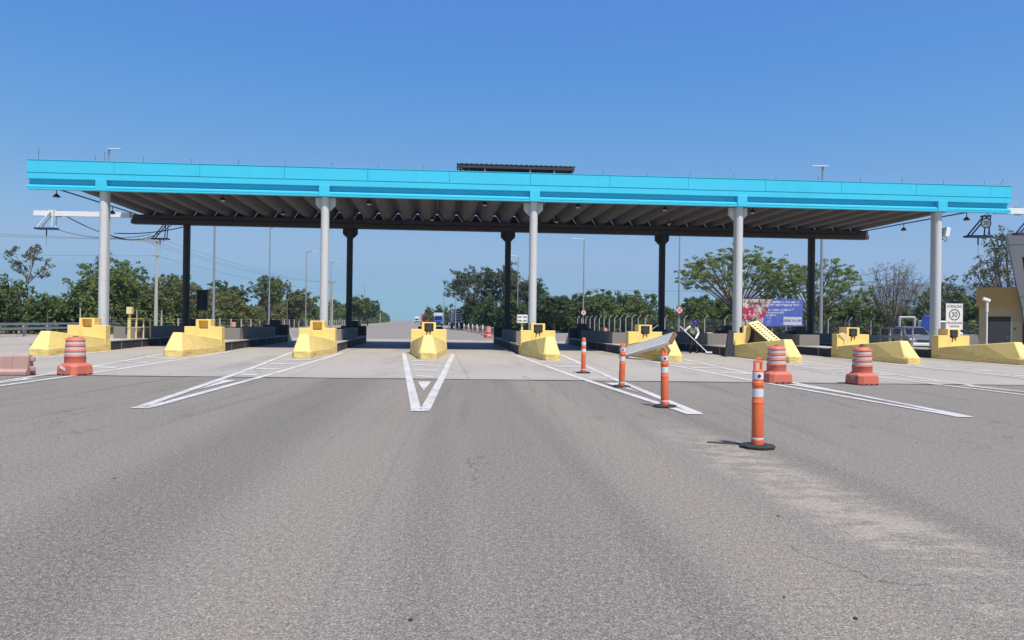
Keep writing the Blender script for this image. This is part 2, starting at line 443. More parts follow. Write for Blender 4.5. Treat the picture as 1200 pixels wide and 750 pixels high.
# ------------------------------------------------------------------ mesh helpers
class MB:
    def __init__(self):
        self.v, self.f = [], []

    def add(self, vs, fs):
        o = len(self.v)
        self.v.extend([tuple(p) for p in vs])
        self.f.extend([tuple(o + i for i in f) for f in fs])
        return self

    def box(self, x0, x1, y0, y1, z0, z1, M=None):
        vs = [Vector((x, y, z)) for z in (z0, z1) for y in (y0, y1) for x in (x0, x1)]
        if M is not None:
            vs = [M @ p for p in vs]
        return self.add(vs, [(0, 2, 3, 1), (4, 5, 7, 6), (0, 1, 5, 4), (2, 6, 7, 3), (0, 4, 6, 2), (1, 3, 7, 5)])

    def bar(self, p0, p1, w, h=None, up=(0, 0, 1)):
        """rectangular bar between two points"""
        h = h or w
        p0, p1 = Vector(p0), Vector(p1)
        d = (p1 - p0).normalized()
        u = Vector(up)
        if abs(d.dot(u)) > 0.98:
            u = Vector((0, 1, 0))
        s = d.cross(u).normalized()
        u = s.cross(d).normalized()
        vs = []
        for p in (p0, p1):
            for a, b in ((-1, -1), (1, -1), (1, 1), (-1, 1)):
                vs.append(p + s * (a * w / 2) + u * (b * h / 2))
        return self.add(vs, [(3, 2, 1, 0), (4, 5, 6, 7), (0, 1, 5, 4), (1, 2, 6, 5), (2, 3, 7, 6), (3, 0, 4, 7)])

    def tube(self, pts, rs, n=10, cap=True):
        """swept round tube through points"""
        pts = [Vector(p) for p in pts]
        if not hasattr(rs, '__len__'):
            rs = [rs] * len(pts)
        ref = None
        rings = []
        for i, p in enumerate(pts):
            d = (pts[min(i + 1, len(pts) - 1)] - pts[max(i - 1, 0)]).normalized()
            if ref is None:
                ref = Vector((0, 0, 1)) if abs(d.z) < 0.9 else Vector((0, 1, 0))
            s = d.cross(ref)
            if s.length < 1e-4:
                s = d.orthogonal()
            s.normalize()
            u = s.cross(d).normalized()
            ref = u
            rings.append([p + (s * math.cos(2 * math.pi * j / n) + u * math.sin(2 * math.pi * j / n)) * rs[i] for j in range(n)])
        vs = [q for r in rings for q in r]
        fs = []
        for i in range(len(rings) - 1):
            for j in range(n):
                a, b = i * n + j, i * n + (j + 1) % n
                fs.append((b, a, a + n, b + n))
        if cap:
            fs.append(tuple(range(n)))
            fs.append(tuple(reversed([(len(rings) - 1) * n + j for j in range(n)])))
        return self.add(vs, fs)

    def lathe(self, prof, n=24, c=(0, 0, 0), axis='z'):
        vs, fs = [], []
        for r, z in prof:
            for j in range(n):
                t = 2 * math.pi * j / n
                p = (r * math.cos(t), r * math.sin(t), z)
                if axis == 'y':
                    p = (p[0], p[2], p[1])
                elif axis == 'x':
                    p = (p[2], p[0], p[1])
                vs.append((p[0] + c[0], p[1] + c[1], p[2] + c[2]))
        for i in range(len(prof) - 1):
            for j in range(n):
                a, b = i * n + j, i * n + (j + 1) % n
                fs.append((a, b, b + n, a + n))
        fs.append(tuple(reversed(range(n))))
        fs.append(tuple((len(prof) - 1) * n + j for j in range(n)))
        return self.add(vs, fs)

    def prism(self, poly, h0, h1, plane='xz', M=None):
        """polygon extruded: 'xz' outline extruded along y, 'xy' along z, 'yz' along x"""
        n = len(poly)
        vs = []
        for h in (h0, h1):
            for p, q in poly:
                P = {'xz': (p, h, q), 'xy': (p, q, h), 'yz': (h, p, q)}[plane]
                vs.append(M @ Vector(P) if M is not None else P)
        fs = [tuple(range(n)), tuple(reversed(range(n, 2 * n)))]
        for i in range(n):
            j = (i + 1) % n
            fs.append((i, i + n, j + n, j))
        return self.add(vs, fs)

    def loft(self, rings, caps=True):
        n = len(rings[0])
        vs = [p for r in rings for p in r]
        fs = []
        for i in range(len(rings) - 1):
            for j in range(n):
                a, b = i * n + j, i * n + (j + 1) % n
                fs.append((a, b, b + n, a + n))
        if caps:
            fs.append(tuple(reversed(range(n))))
            fs.append(tuple((len(rings) - 1) * n + j for j in range(n)))
        return self.add(vs, fs)

    def grid(self, xb, yb, zb, fill):
        """solid made of filled cells; only its outside faces are made"""
        nx, ny, nz = len(xb) - 1, len(yb) - 1, len(zb) - 1
        ids, vs, fs = {}, [], []

        def vid(i, j, k_):
            if (i, j, k_) not in ids:
                ids[(i, j, k_)] = len(vs)
                vs.append((xb[i], yb[j], zb[k_]))
            return ids[(i, j, k_)]

        def on(i, j, k_):
            return 0 <= i < nx and 0 <= j < ny and 0 <= k_ < nz and fill((xb[i] + xb[i + 1]) / 2, (yb[j] + yb[j + 1]) / 2, (zb[k_] + zb[k_ + 1]) / 2)
        for i in range(nx):
            for j in range(ny):
                for q in range(nz):
                    if not on(i, j, q):
                        continue
                    if not on(i - 1, j, q):
                        fs.append((vid(i, j, q), vid(i, j, q + 1), vid(i, j + 1, q + 1), vid(i, j + 1, q)))
                    if not on(i + 1, j, q):
                        fs.append((vid(i + 1, j, q), vid(i + 1, j + 1, q), vid(i + 1, j + 1, q + 1), vid(i + 1, j, q + 1)))
                    if not on(i, j - 1, q):
                        fs.append((vid(i, j, q), vid(i + 1, j, q), vid(i + 1, j, q + 1), vid(i, j, q + 1)))
                    if not on(i, j + 1, q):
                        fs.append((vid(i, j + 1, q), vid(i, j + 1, q + 1), vid(i + 1, j + 1, q + 1), vid(i + 1, j + 1, q)))
                    if not on(i, j, q - 1):
                        fs.append((vid(i, j, q), vid(i, j + 1, q), vid(i + 1, j + 1, q), vid(i + 1, j, q)))
                    if not on(i, j, q + 1):
                        fs.append((vid(i, j, q + 1), vid(i + 1, j, q + 1), vid(i + 1, j + 1, q + 1), vid(i, j + 1, q + 1)))
        return self.add(vs, fs)

    def build(self, name, m, parent=None, loc=(0, 0, 0), rotz=0.0, smooth=False, bevel=0.0, origin=None, angle=38, fix=True):
        me = bpy.data.meshes.new(name)
        vs = self.v
        if origin is not None:
            vs = [(p[0] - origin[0], p[1] - origin[1], p[2] - origin[2]) for p in vs]
        me.from_pydata(vs, [], self.f)
        if fix:
            bm = bmesh.new()
            bm.from_mesh(me)
            bmesh.ops.recalc_face_normals(bm, faces=bm.faces)
            bm.to_mesh(me)
            bm.free()
        me.materials.append(MATS[m])
        if smooth:
            for p in me.polygons:
                p.use_smooth = True
            me.set_sharp_from_angle(angle=R(angle))
        o = bpy.data.objects.new(name, me)
        col.objects.link(o)
        o.location = loc
        o.rotation_euler = (0, 0, rotz)
        if parent is not None:
            o.parent = parent
        if bevel:
            b = o.modifiers.new('bevel', 'BEVEL')
            b.width = bevel
            b.segments = 2
            b.limit_method = 'ANGLE'
            b.angle_limit = R(40)
        return o


def tag(o, label, cat, group=None, kind=None):
    o['label'] = label
    o['category'] = cat
    if group:
        o['group'] = group
    if kind:
        o['kind'] = kind
    return o


def thing(name, label, cat, loc, rotz=0.0, group=None):
    o = bpy.data.objects.new(name, None)
    o.empty_display_size = 0.3
    col.objects.link(o)
    o.location = loc
    o.rotation_euler = (0, 0, rotz)
    return tag(o, label, cat, group)


def structure(o):
    o['kind'] = 'structure'
    return o


def copy_tree(o, parent=None):
    c = o.copy()
    col.objects.link(c)
    c.parent = parent
    for ch in list(o.children):
        copy_tree(ch, c)
    return c


def place(src, loc, rotz, label, scale=None):
    c = copy_tree(src)
    c.location = loc
    c.rotation_euler = (0, 0, rotz)
    c['label'] = label
    if scale:
        c.scale = scale if hasattr(scale, '__len__') else (scale,) * 3
    return c


def text_part(body, size, m, parent, loc, extrude=0.004, rot=(math.pi / 2, 0, 0), sx=1.0, name='lettering'):
    cu = bpy.data.curves.new(name, 'FONT')
    cu.body = body
    cu.size = size
    cu.align_x = 'CENTER'
    cu.align_y = 'CENTER'
    cu.extrude = extrude
    tmp = bpy.data.objects.new('tmp', cu)
    col.objects.link(tmp)
    dg = bpy.context.evaluated_depsgraph_get()
    me = bpy.data.meshes.new_from_object(tmp.evaluated_get(dg))
    bpy.data.objects.remove(tmp)
    me.materials.clear()
    me.materials.append(MATS[m])
    o = bpy.data.objects.new(name, me)
    col.objects.link(o)
    o.parent = parent
    o.location = loc
    o.rotation_euler = rot
    o.scale = (sx, 1, 1)
    return o


def cells_mesh(name, centers, normals, sizes, m, parent=None, origin=(0, 0, 0), aspect=0.6):
    """many leaf faces as one mesh"""
    n = len(centers)
    c = np.asarray(centers, float) - np.asarray(origin, float)
    nn = np.asarray(normals, float)
    nn /= np.linalg.norm(nn, axis=1, keepdims=True) + 1e-9
    t = rng.normal(size=(n, 3))
    t -= nn * np.sum(t * nn, axis=1, keepdims=True)
    t /= np.linalg.norm(t, axis=1, keepdims=True) + 1e-9
    b = np.cross(nn, t)
    s = np.asarray(sizes, float)[:, None]
    fold = nn * s * 0.22
    v = np.stack([c - t * s, c - b * s * aspect - fold, c + t * s, c + b * s * aspect - fold], axis=1).reshape(-1, 3)
    me = bpy.data.meshes.new(name)
    me.vertices.add(4 * n)
    me.vertices.foreach_set('co', v.ravel().astype(np.float32))
    me.loops.add(4 * n)
    me.loops.foreach_set('vertex_index', np.arange(4 * n, dtype=np.int32))
    me.polygons.add(n)
    me.polygons.foreach_set('loop_start', np.arange(0, 4 * n, 4, dtype=np.int32))
    me.update(calc_edges=True)
    me.validate()
    me.materials.append(MATS[m])
    o = bpy.data.objects.new(name, me)
    col.objects.link(o)
    o.location = origin if parent is None else (0, 0, 0)
    if parent is not None:
        o.parent = parent
    return o


def leaf_points(centers, radii, per, flat=0.75, inner=0.35):
    """points spread through clumps, most of them near each clump's surface"""
    P, N = [], []
    for (c, r) in zip(centers, radii):
        m = max(4, int(per * r * r))
        d = rng.normal(size=(m, 3))
        d /= np.linalg.norm(d, axis=1, keepdims=True)
        rad = r * (inner + (1 - inner) * rng.random(m) ** 0.45)
        p = np.array(c) + d * rad[:, None] * np.array([1, 1, flat])
        P.append(p)
        N.append(d + rng.normal(size=(m, 3)) * 0.75 + np.array([0, 0, 0.6]))
    return np.concatenate(P), np.concatenate(N)


# ------------------------------------------------------------------ ground, road, apron
mb = MB()
S = 4500.0
mb.add([(-S, -200, -0.03), (S, -200, -0.03), (S, S, -0.03), (-S, S, -0.03)], [(0, 1, 2, 3)])
structure(mb.build('ground', 'roadside ground'))


def joint_y(x):
    return 20.3 + 0.035 * x


mb = MB()
xs = [-50, 50]
mb.add([(-50, -30, 0), (50, -30, 0), (50, joint_y(50), 0), (-50, joint_y(-50), 0)], [(0, 1, 2, 3)])
structure(mb.build('road', 'asphalt'))

mb = MB()
L, Rr = -33.0, 36.0
rows = [None, 22.0, 36.0, 58.0]
vs = []
for i, y in enumerate(rows):
    for x in (L - (0 if i < 3 else 1), Rr):
        yy = joint_y(x) + 0.0 if y is None else y
        vs.append((x, yy, 0.003 + G(yy)))
mb.add(vs, [(0, 1, 3, 2), (2, 3, 5, 4), (4, 5, 7, 6)])
structure(mb.build('concrete_apron', 'apron concrete'))

mb = MB()
vs = []
for x in np.linspace(-33, 36, 70):
    j = joint_y(x)
    w = 0.09 + 0.03 * math.sin(x * 1.7)
    vs += [(x, j - w, 0.007), (x, j + w * 0.8, 0.007)]
mb.add(vs, [(2 * i, 2 * i + 2, 2 * i + 3, 2 * i + 1) for i in range(69)])
structure(mb.build('pavement_joint', 'dark joint'))

# road beyond the plaza, narrowing from the wide apron to two carriageways
mb = MB()
st = [(58, -33, 30), (75, -30.5, 18), (100, -30, 2.0), (130, -32, -5.5), (170, -34.5, -12), (260, -45.5, -23), (420, -66, -44), (800, -120, -98), (1700, -252, -230)]
vs = []
for y, a, b in st:
    vs += [(a, y, 0.123), (b, y, 0.123)]
mb.add(vs, [(2 * i, 2 * i + 1, 2 * i + 3, 2 * i + 2) for i in range(len(st) - 1)])
structure(mb.build('road_beyond_plaza', 'far asphalt'))

mb = MB()
mb.add([(-75, 40, -0.012), (-36, 47, -0.012), (-37, 56, -0.012), (-75, 50, -0.012)], [(0, 1, 2, 3)])
structure(mb.build('service_lane', 'far asphalt'))


def strip(mb, p, q, w, dz=0.012):
    """painted line from p to q, following the rise of the pavement; w = width across x"""
    n = max(1, int(abs(q[1] - p[1]) / 0.8))
    vs = []
    for i in range(n + 1):
        t = i / n
        x, y = p[0] + (q[0] - p[0]) * t, p[1] + (q[1] - p[1]) * t
        z = G(y) + dz
        vs += [(x - w / 2, y, z), (x + w / 2, y, z)]
    mb.add(vs, [(2 * i, 2 * i + 1, 2 * i + 3, 2 * i + 2) for i in range(n)])


ISL = [1.02 + 4.94 * (i - 4) for i in range(9)]
for i, a in enumerate(ISL):
    if i == 0:
        tipb = -19.5
    else:
        tipb = -22.3 - 0.05 * (a - 1)

    def at(x, b):
        p = W(a, b)
        return (p[0] + x, p[1])
    mb = MB()
    tp = at(-0.022 * (a + 4.2), tipb)
    for s in (-1, 1):
        e = at(s * 1.12, -1.4)
        strip(mb, (tp[0] + s * 0.08, tp[1] + 0.245), e, 0.185)
    # the pointed tip joins both lines
    mb.add([(tp[0] - 0.155, tp[1], G(tp[1]) + .012), (tp[0] + 0.155, tp[1], G(tp[1]) + .012),
            (tp[0] + 0.172, tp[1] + 0.24, G(tp[1]) + .012), (tp[0] - 0.172, tp[1] + 0.24, G(tp[1]) + .012)], [(0, 1, 2, 3)])
    for j in range(4):
        bb = -6.9 - 2.35 * j - 0.02 * a
        f = (bb - tipb) / (-1.4 - tipb)
        hw = 0.075 + 1.045 * f - 0.22
        if hw < 0.2:
            continue
        p0, p1 = at(-hw, bb + 0.10), at(hw, bb - 0.10)
        wy = 0.38
        mb.add([(p0[0], p0[1] - wy / 2, G(p0[1] - wy / 2) + .012), (p1[0], p1[1] - wy / 2, G(p1[1] - wy / 2) + .012),
                (p1[0], p1[1] + wy / 2, G(p1[1] + wy / 2) + .012), (p0[0], p0[1] + wy / 2, G(p0[1] + wy / 2) + .012)], [(0, 1, 2, 3)])
    bb = -15.9
    f = (bb - tipb) / (-1.4 - tipb)
    hw = 0.075 + 1.045 * f - 0.15
    p0, p1, p2 = at(-hw * .75, bb + .2), at(hw * .75, bb + .2), at(0.02, bb - 2.4)
    mb.add([(*p2, G(p2[1]) + .012), (*p1, G(p1[1]) + .012), (*p0, G(p0[1]) + .012)], [(0, 1, 2)])
    structure(mb.build('chevron_marking', 'worn road paint'))

# ------------------------------------------------------------------ toll islands
ORD = ['first', 'second', 'third', 'fourth', 'fifth', 'sixth', 'seventh', 'eighth', 'ninth']
DESC = [
    'yellow nosed toll island furthest left, with an empty niche and yellow railing behind',
    'yellow toll island without a front column, between the two leftmost front columns',
    'yellow toll island with empty niche, under the second front column from the left',
    'yellow toll island seen head on, its nose in the middle of the white V marking',
    'yellow toll island with dark lamp niche at the foot of the middle front column',
    'yellow toll island crossed by a fallen ribbed panel, right of the middle column',
    'yellow toll island with broken open block and slotted plate leaning on it',
    'yellow toll island behind the rightmost orange drum, its long nose to the right',
    'yellow toll island furthest right, carrying the white speed sign',
]


def hull(mb, yn, yb, base=-0.14, sgn=1):
    """ship's-bow nose: skirt, sloping front, crest, and a top falling towards the block"""
    L_ = abs(yb - yn)
    s = 1 if yb > yn else -1
    hwn, hwb = 0.31, 0.845

    def hw(t, lo, hi):
        return lo + (hi - lo) * t
    st = [0.0, 0.035, 0.14, 0.42, 0.72, 1.0]
    rings = []
    zt = [0.23, 0.32, 0.90, 0.77, 0.64, 0.50]
    tw = [0.24, 0.24, 0.17, 0.42, 0.65, 0.82]
    for t, z, w in zip(st, zt, tw):
        y = yn + s * L_ * t
        b = hw(min(1, t * 1.0), 0.34, hwb)
        if t == 0.0:
            b = 0.27
        rings.append([(-b, y, base), (-b, y, 0.20), (-w - (0.0 if t else 0.0), y, z), (w, y, z), (b, y, 0.20), (b, y, base)])
    mb.loft(rings)


def crash_block(mb, y0, y1, s, hole=True):
    """T-shaped block: wide plate with a small tower and a niche in its face (y0 = face, s = direction of depth)"""
    d = abs(y1 - y0)
    ys = sorted([y0, y0 + s * 0.26, y1, y1 + s * 0.24])
    xb = [-0.80, -0.32, -0.20, 0.20, 0.32, 0.80]
    zb = [-0.14, 1.0, 1.10, 1.36, 1.42]

    def fill(x, y, z):
        depth = (y - y0) * s
        tower = abs(x) < 0.32
        if z > 1.10 and not tower:
            return False
        if depth > d and not (tower and z > -1):
            return False
        if depth < 0.26 and abs(x) < 0.20 and 1.0 < z < 1.36 and hole:
            return False
        return True
    mb.grid(xb, ys, zb, fill)


for i, a in enumerate(ISL):
    p = W(a, 0)
    z = G(p[1])
    isl = thing('toll_island', DESC[i], 'toll island', (p[0], p[1], z), ROT, 'yellow toll islands in a row under the canopy')
    yb = -1.25                     # back of the front block
    yf = yb - 0.45
    yn = -5.85 - 0.02 * a - (0.3 if i == 0 else 0)
    m = MB()
    hull(m, yn, yb)
    m.build('nose', 'yellow paint', isl, bevel=0.035)
    if i == 6:
        m = MB()
        m.prism([(-0.80, -0.1), (-0.80, 1.10), (-0.33, 1.10), (-0.33, 1.42), (0.02, 1.42), (0.02, 1.10), (-0.03, 0.84), (-0.14, 0.64), (-0.30, 0.55), (-0.45, 0.50), (-0.45, -0.1)], yf, yf + 0.16)
        m.build('crash_block', 'yellow paint', isl, bevel=0.015)
        m = MB()
        m.grid([-0.79, -0.325, 0.325, 0.79], [yf + 0.165, yb], [-0.1, 1.04, 1.37], lambda x, y, zz: zz < 1.04 or abs(x) < .325)
        o = m.build('broken_core', 'dark cavity', isl)
        o['label'] = 'dark exposed inside of the broken block'
    else:
        m = MB()
        crash_block(m, yf, yb, 1)
        m.build('crash_block', 'yellow paint', isl, bevel=0.018)
    if i >= 3 and i != 6:
        m = MB()
        m.lathe([(0.155, yf - 0.05), (0.175, yf + 0.02), (0.15, yf + 0.2)], 18, (0, 0, 1.18), 'y')
        m.lathe([(0.02, yf - 0.02), (0.19, yf - 0.012), (0.19, yf + 0.05)], 4, (0, 0, 1.18), 'y')
        lamp = m.build('signal_lamp', 'dark metal', isl, smooth=True)
        m = MB()
        for sx_, h_ in ((-0.09, 0.24), (0.07, 0.17)):
            m.tube([(sx_, yf - 0.015, 1.03), (sx_ + 0.005, yf - 0.03, 0.94), (sx_ - 0.01, yf - 0.02, 1.03 - h_)], 0.018, 6)
        m.build('cable_tail', 'dark metal', lamp, smooth=True)
    # raised kerb with a concrete top
    m = MB()
    m.box(-0.785, 0.785, yb + 0.001, 13.2, -0.14, 0.375)
    m.build('kerb', 'kerb paint', isl)
    m = MB()
    m.box(-0.81, 0.81, yb + 0.26, 13.19, 0.375, 0.425)
    m.build('kerb_top', 'plain concrete', isl, bevel=0.012)
    m = MB()
    w0 = 4.2 if i == 8 else 2.35
    m.grid([-0.55, -0.40, 0.40, 0.55], [w0, w0 + 0.2, 10.4, 10.6], [0.42, 0.5, 1.0], lambda x, y, zz: zz < .5 or abs(x) > .4 or y < w0 + 0.2 or y > 10.4)
    m.build('low_wall', 'grey wall concrete', isl, bevel=0.015)
    m = MB()
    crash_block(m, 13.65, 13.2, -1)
    m.build('crash_block', 'shaded rear paint', isl, bevel=0.018)  # rear block coloured near black for the shade under the roof
    m = MB()
    hull(m, 17.2, 13.2)
    m.build('nose', 'faded yellow paint', isl, bevel=0.03)

# ------------------------------------------------------------------ canopy
A0, A1 = -22.15, 24.8
ZB, ZT = 7.35, 8.67
H = ZT - ZB
cp = W(1.3, 6)
CO = (cp[0], cp[1], 0.12)
canopy = thing('toll_canopy', 'long cyan edged toll canopy on tall grey columns, spanning all the lanes', 'canopy', CO)


def WP(a, b, z):
    x, y = W(a, b)
    return (x, y, z)


def prof_extrude(mb, prof, a0, a1):
    """profile of (b, z) points swept along the canopy"""
    mb.loft([[WP(a0, b, z) for b, z in prof], [WP(a1, b, z) for b, z in prof]])


def zt(t):
    return ZT - H * t


mb = MB()
prof_extrude(mb, [(0.30, zt(0.02)), (-0.12, zt(0.02)), (-0.12, zt(0.415)), (-0.145, zt(0.425)), (-0.145, zt(0.63)), (0.07, zt(0.635)), (0.07, zt(0.80)),
                  (-0.135, zt(0.87)), (-0.14, zt(0.925)), (-0.115, zt(0.945)), (-0.14, zt(0.955)), (-0.14, zt(1.0)), (0.09, zt(1.0)), (0.09, zt(0.9)), (0.30, zt(0.64))], A0, A1)
fascia = mb.build('fascia', 'cyan paint', canopy, origin=CO)
mb = MB()
seg = np.arange(A0, A1, 3.82)
for j, s in enumerate(seg):
    e = min(s + 3.82, A1)
    dz = 0.004 * math.sin(j * 2.1)
    prof = [(-0.123, zt(0.0) + dz), (-0.168, zt(0.0) + dz), (-0.162, zt(0.42) + dz), (-0.123, zt(0.42) + dz)]
    prof_extrude(mb, prof, s + 0.008, e - 0.008)
mb.build('panel', 'cyan paint', fascia, origin=None)
fp = fascia.children[0]
fp.data.transform(Matrix.Translation((-CO[0], -CO[1], -CO[2])))
COLA = [-18.9, -8.86, 1.0, 11.1, 21.25]
for i in (0, 2, 4, 6, 8):
    mb = MB()
    a = COLA[i // 2]
    prof_extrude(mb, [(0.085, zt(0.60)), (-0.172, zt(0.60)), (-0.172, zt(1.003)), (0.085, zt(1.003))], a - 0.24, a + 0.24)
    mb.build('pilaster', 'cyan paint', canopy, origin=CO, bevel=0.008)
# cap flashing, bright edge
mb = MB()
prof_extrude(mb, [(-0.185, ZT + 0.006), (0.32, ZT + 0.006), (0.32, ZT + 0.03), (-0.185, ZT + 0.03)], A0 - 0.02, A1 + 0.02)
mb.build('edge_flashing', 'cyan paint', canopy, origin=CO)

# ribbed concrete roof
mb = MB()
N = 38
pitch = (A1 - A0 - 0.3) / N
for i in range(N):
    a = A0 + 0.15 + pitch * i
    pr = [(0.0, 8.42), (0.10, 8.37), (0.26, 8.10), (0.40, 7.945), (0.62, 7.915), (0.84, 7.945), (0.98, 8.10), (1.14, 8.37), (1.235, 8.42)]
    pr = [(x / 1.235 * (pitch - 0.004), z) for x, z in pr]
    ring0 = [WP(a + x, 0.31, z) for x, z in pr] + [WP(a + pitch - 0.004, 0.31, 8.50), WP(a, 0.31, 8.50)]
    ring1 = [WP(a + x, 12.25, z) for x, z in pr] + [WP(a + pitch - 0.004, 12.25, 8.50), WP(a, 12.25, 8.50)]
    mb.loft([ring0, ring1])
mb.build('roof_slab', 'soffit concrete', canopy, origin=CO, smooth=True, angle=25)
# rear beam with a stepped lower edge
mb = MB()
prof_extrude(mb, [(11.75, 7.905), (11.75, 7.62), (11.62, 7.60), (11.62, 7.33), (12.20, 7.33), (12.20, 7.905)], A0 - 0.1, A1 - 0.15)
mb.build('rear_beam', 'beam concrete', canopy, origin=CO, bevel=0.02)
mb = MB()
for i in range(1, N):
    a = A0 + 0.15 + pitch * i
    pl = [(-0.42, 7.80), (-0.42, 7.91), (-0.248, 8.10), (-0.097, 8.365), (0.097, 8.365), (0.248, 8.10), (0.42, 7.91), (0.42, 7.80)]
    vs = [WP(a + x, 12.27, z) for x, z in pl] + [WP(a + x, 12.31, z) for x, z in pl]
    n = len(pl)
    mb.add(vs, [tuple(range(n)), tuple(reversed(range(n, 2 * n)))] + [(j, j + n, (j + 1) % n + n, (j + 1) % n) for j in range(n)])
prof_extrude(mb, [(12.255, 7.60), (12.262, 7.60), (12.262, 7.86), (12.255, 7.86)], A0 + 0.2, A1 - 0.2)
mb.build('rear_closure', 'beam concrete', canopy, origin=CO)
COLB = [-18.95, -9.0, 0.92, 10.9, 20.85]
# columns
for i in (0, 2, 4, 6, 8):
    for b0, mt, back in ((0.03, 'light grey paint', 0), (11.55, 'shaded rear paint', 1)):  # rear columns: grey paint darkened to carry the canopy shade
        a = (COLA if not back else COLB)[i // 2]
        base = W(a, b0)
        zb = G(base[1]) + 0.40
        r = 0.188
        ring = []
        dep = 0.50
        for j in range(25):
            t = math.pi + math.pi * j / 24
            ring.append((r * math.cos(t), r + r * math.sin(t)))
        ring += [(r, 0.26), (r - 0.04, 0.28), (r - 0.04, dep), (-r + 0.04, dep), (-r + 0.04, 0.28), (-r, 0.26)]
        cz, sz = math.cos(ROT), math.sin(ROT)

        def P(x, y, z):
            return (base[0] + x * cz - y * sz, base[1] + x * sz + y * cz, z)
        m = MB()
        zs = [zb]
        ztop = ZB + 0.001 if not back else 7.325
        q = zb + 1.1
        while q < ztop - 0.6:
            zs += [q - 0.02, q - 0.012, q, q + 0.012, q + 0.02]
            q += 1.62
        zs.append(ztop)
        rings = []
        for zz in zs:
            sc = 1.0
            if zz not in (zs[0], zs[-1]) and (zs.index(zz) - 3) % 5 == 0:
                sc = 0.96
            rings.append([P(x * sc, 0.2 + (y - 0.2) * sc, zz) for x, y in ring])
        m.loft(rings)
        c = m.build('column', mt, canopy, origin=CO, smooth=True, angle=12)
        if i in (2, 4, 6):
            m = MB()
            zz = ztop - 0.005
            pl = [(-0.46, zz), (-0.46, zz - 0.34), (-0.20, zz - 0.60), (0.20, zz - 0.60), (0.46, zz - 0.34), (0.46, zz)]
            y0_, y1_ = (0.29, 0.47)
            vs = [P(x, y0_, z) for x, z in pl] + [P(x, y1_, z) for x, z in pl]
            n = 6
            m.add(vs, [tuple(range(n)), tuple(reversed(range(n, 2 * n)))] + [(j, j + n, (j + 1) % n + n, (j + 1) % n) for j in range(n)])
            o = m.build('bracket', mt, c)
            o.data.transform(Matrix.Translation((-CO[0], -CO[1], -CO[2])))
    # foot plate
# conduit runs under both roof ends
for a in (A0 + 0.55, A1 - 0.85):
    m = MB()
    m.tube([WP(a, 0.4, 7.62), WP(a, 6, 7.72), WP(a, 12.0, 7.80)], 0.035, 8)
    m.build('conduit', 'dark metal', canopy, origin=CO, smooth=True)

# small lamps hanging under the roof
m = MB()
m.lathe([(0.02, 0.32), (0.02, 0.10), (0.05, 0.09), (0.17, -0.04), (0.18, -0.06), (0.02, -0.062)], 14)
lm = thing('pendant_lamp', 'small dark pendant lamp nearest the left end of the canopy front', 'lamp', (0, 0, 0), 0, 'pendant lamps under the canopy roof')
m.build('shade', 'dark metal', lm, smooth=True)
m = MB()
m.lathe([(0.01, -0.055), (0.10, -0.06), (0.11, -0.10), (0.02, -0.13)], 12)
m.build('bulb', 'lamp lens', lm, smooth=True)
LP = [(A0 + 0.55, 1.4, 7.31, None), (A0 + 0.55, 7.5, 7.41, 'small dark pendant lamp at the left roof end, halfway back'),
      (A1 - 0.85, 1.8, 7.31, 'small dark pendant lamp just right of the rightmost column'),
      (A1 - 0.85, 7.0, 7.41, 'small dark pendant lamp at the right roof end, left of the rightmost column')]
under = [(-14.4, 3.2), (-7.1, 3.2), (-1.2, 2.6), (3.6, 2.6), (8.2, 2.8), (13.0, 3.0), (-12.3, 7.6), (-3.9, 8.6), (3.4, 8.2), (10.1, 8.0)]
wh = ['between the first and second front columns', 'just left of the second front column', 'midway between the second and middle columns', 'right of the middle column',
      'midway between the middle and fourth columns', 'right of the fourth column', 'deep behind the first bay', 'deep behind the second bay', 'deep behind the third bay', 'deep behind the fourth bay']
lm.location = WP(*LP[0][:3])
for a, b, z_, lab in LP[1:]:
    place(lm, WP(a, b, z_), 0, lab)
for (a, b), w_ in zip(under, wh):
    place(lm, WP(a, b, 7.62), 0, 'small lamp under the ribbed roof, ' + w_)

# lightning rods on the roof edge
m = MB()
m.tube([(0, 0, 0), (0, 0, 0.24)], 0.008, 6)
m.lathe([(0.0, 0.22), (0.02, 0.245), (0.0, 0.27)], 8)
rod = m.build('lightning_rod', 'dark metal', smooth=True)
tag(rod, 'short thin lightning rod standing on the cyan roof edge', 'lightning rod', 'lightning rods along the roof edge')
rods = list(np.arange(A0 + 2.9, A1 - 0.5, 2.14))
for j, a in enumerate(rods):
    o = rod if j == 0 else copy_tree(rod)
    o.location = WP(a, 0.05, ZT + 0.03)
for a, h_, lab in ((A0 + 0.4, 2.0, 'tall thin lightning rod at the left end of the roof edge'), (A1 - 0.5, 1.6, 'slanting lightning rod at the right end of the roof edge'), (A0 + 8.2 - 4.9, 1.7, 'lightning rod above the leftmost column, taller than its neighbours')):
    o = copy_tree(rod)
    o.location = WP(a, 0.05, ZT + 0.03)
    o.scale = (1, 1, h_)
    if 'slanting' in lab:
        o.rotation_euler = (0, R(35), 0)
    o['label'] = lab

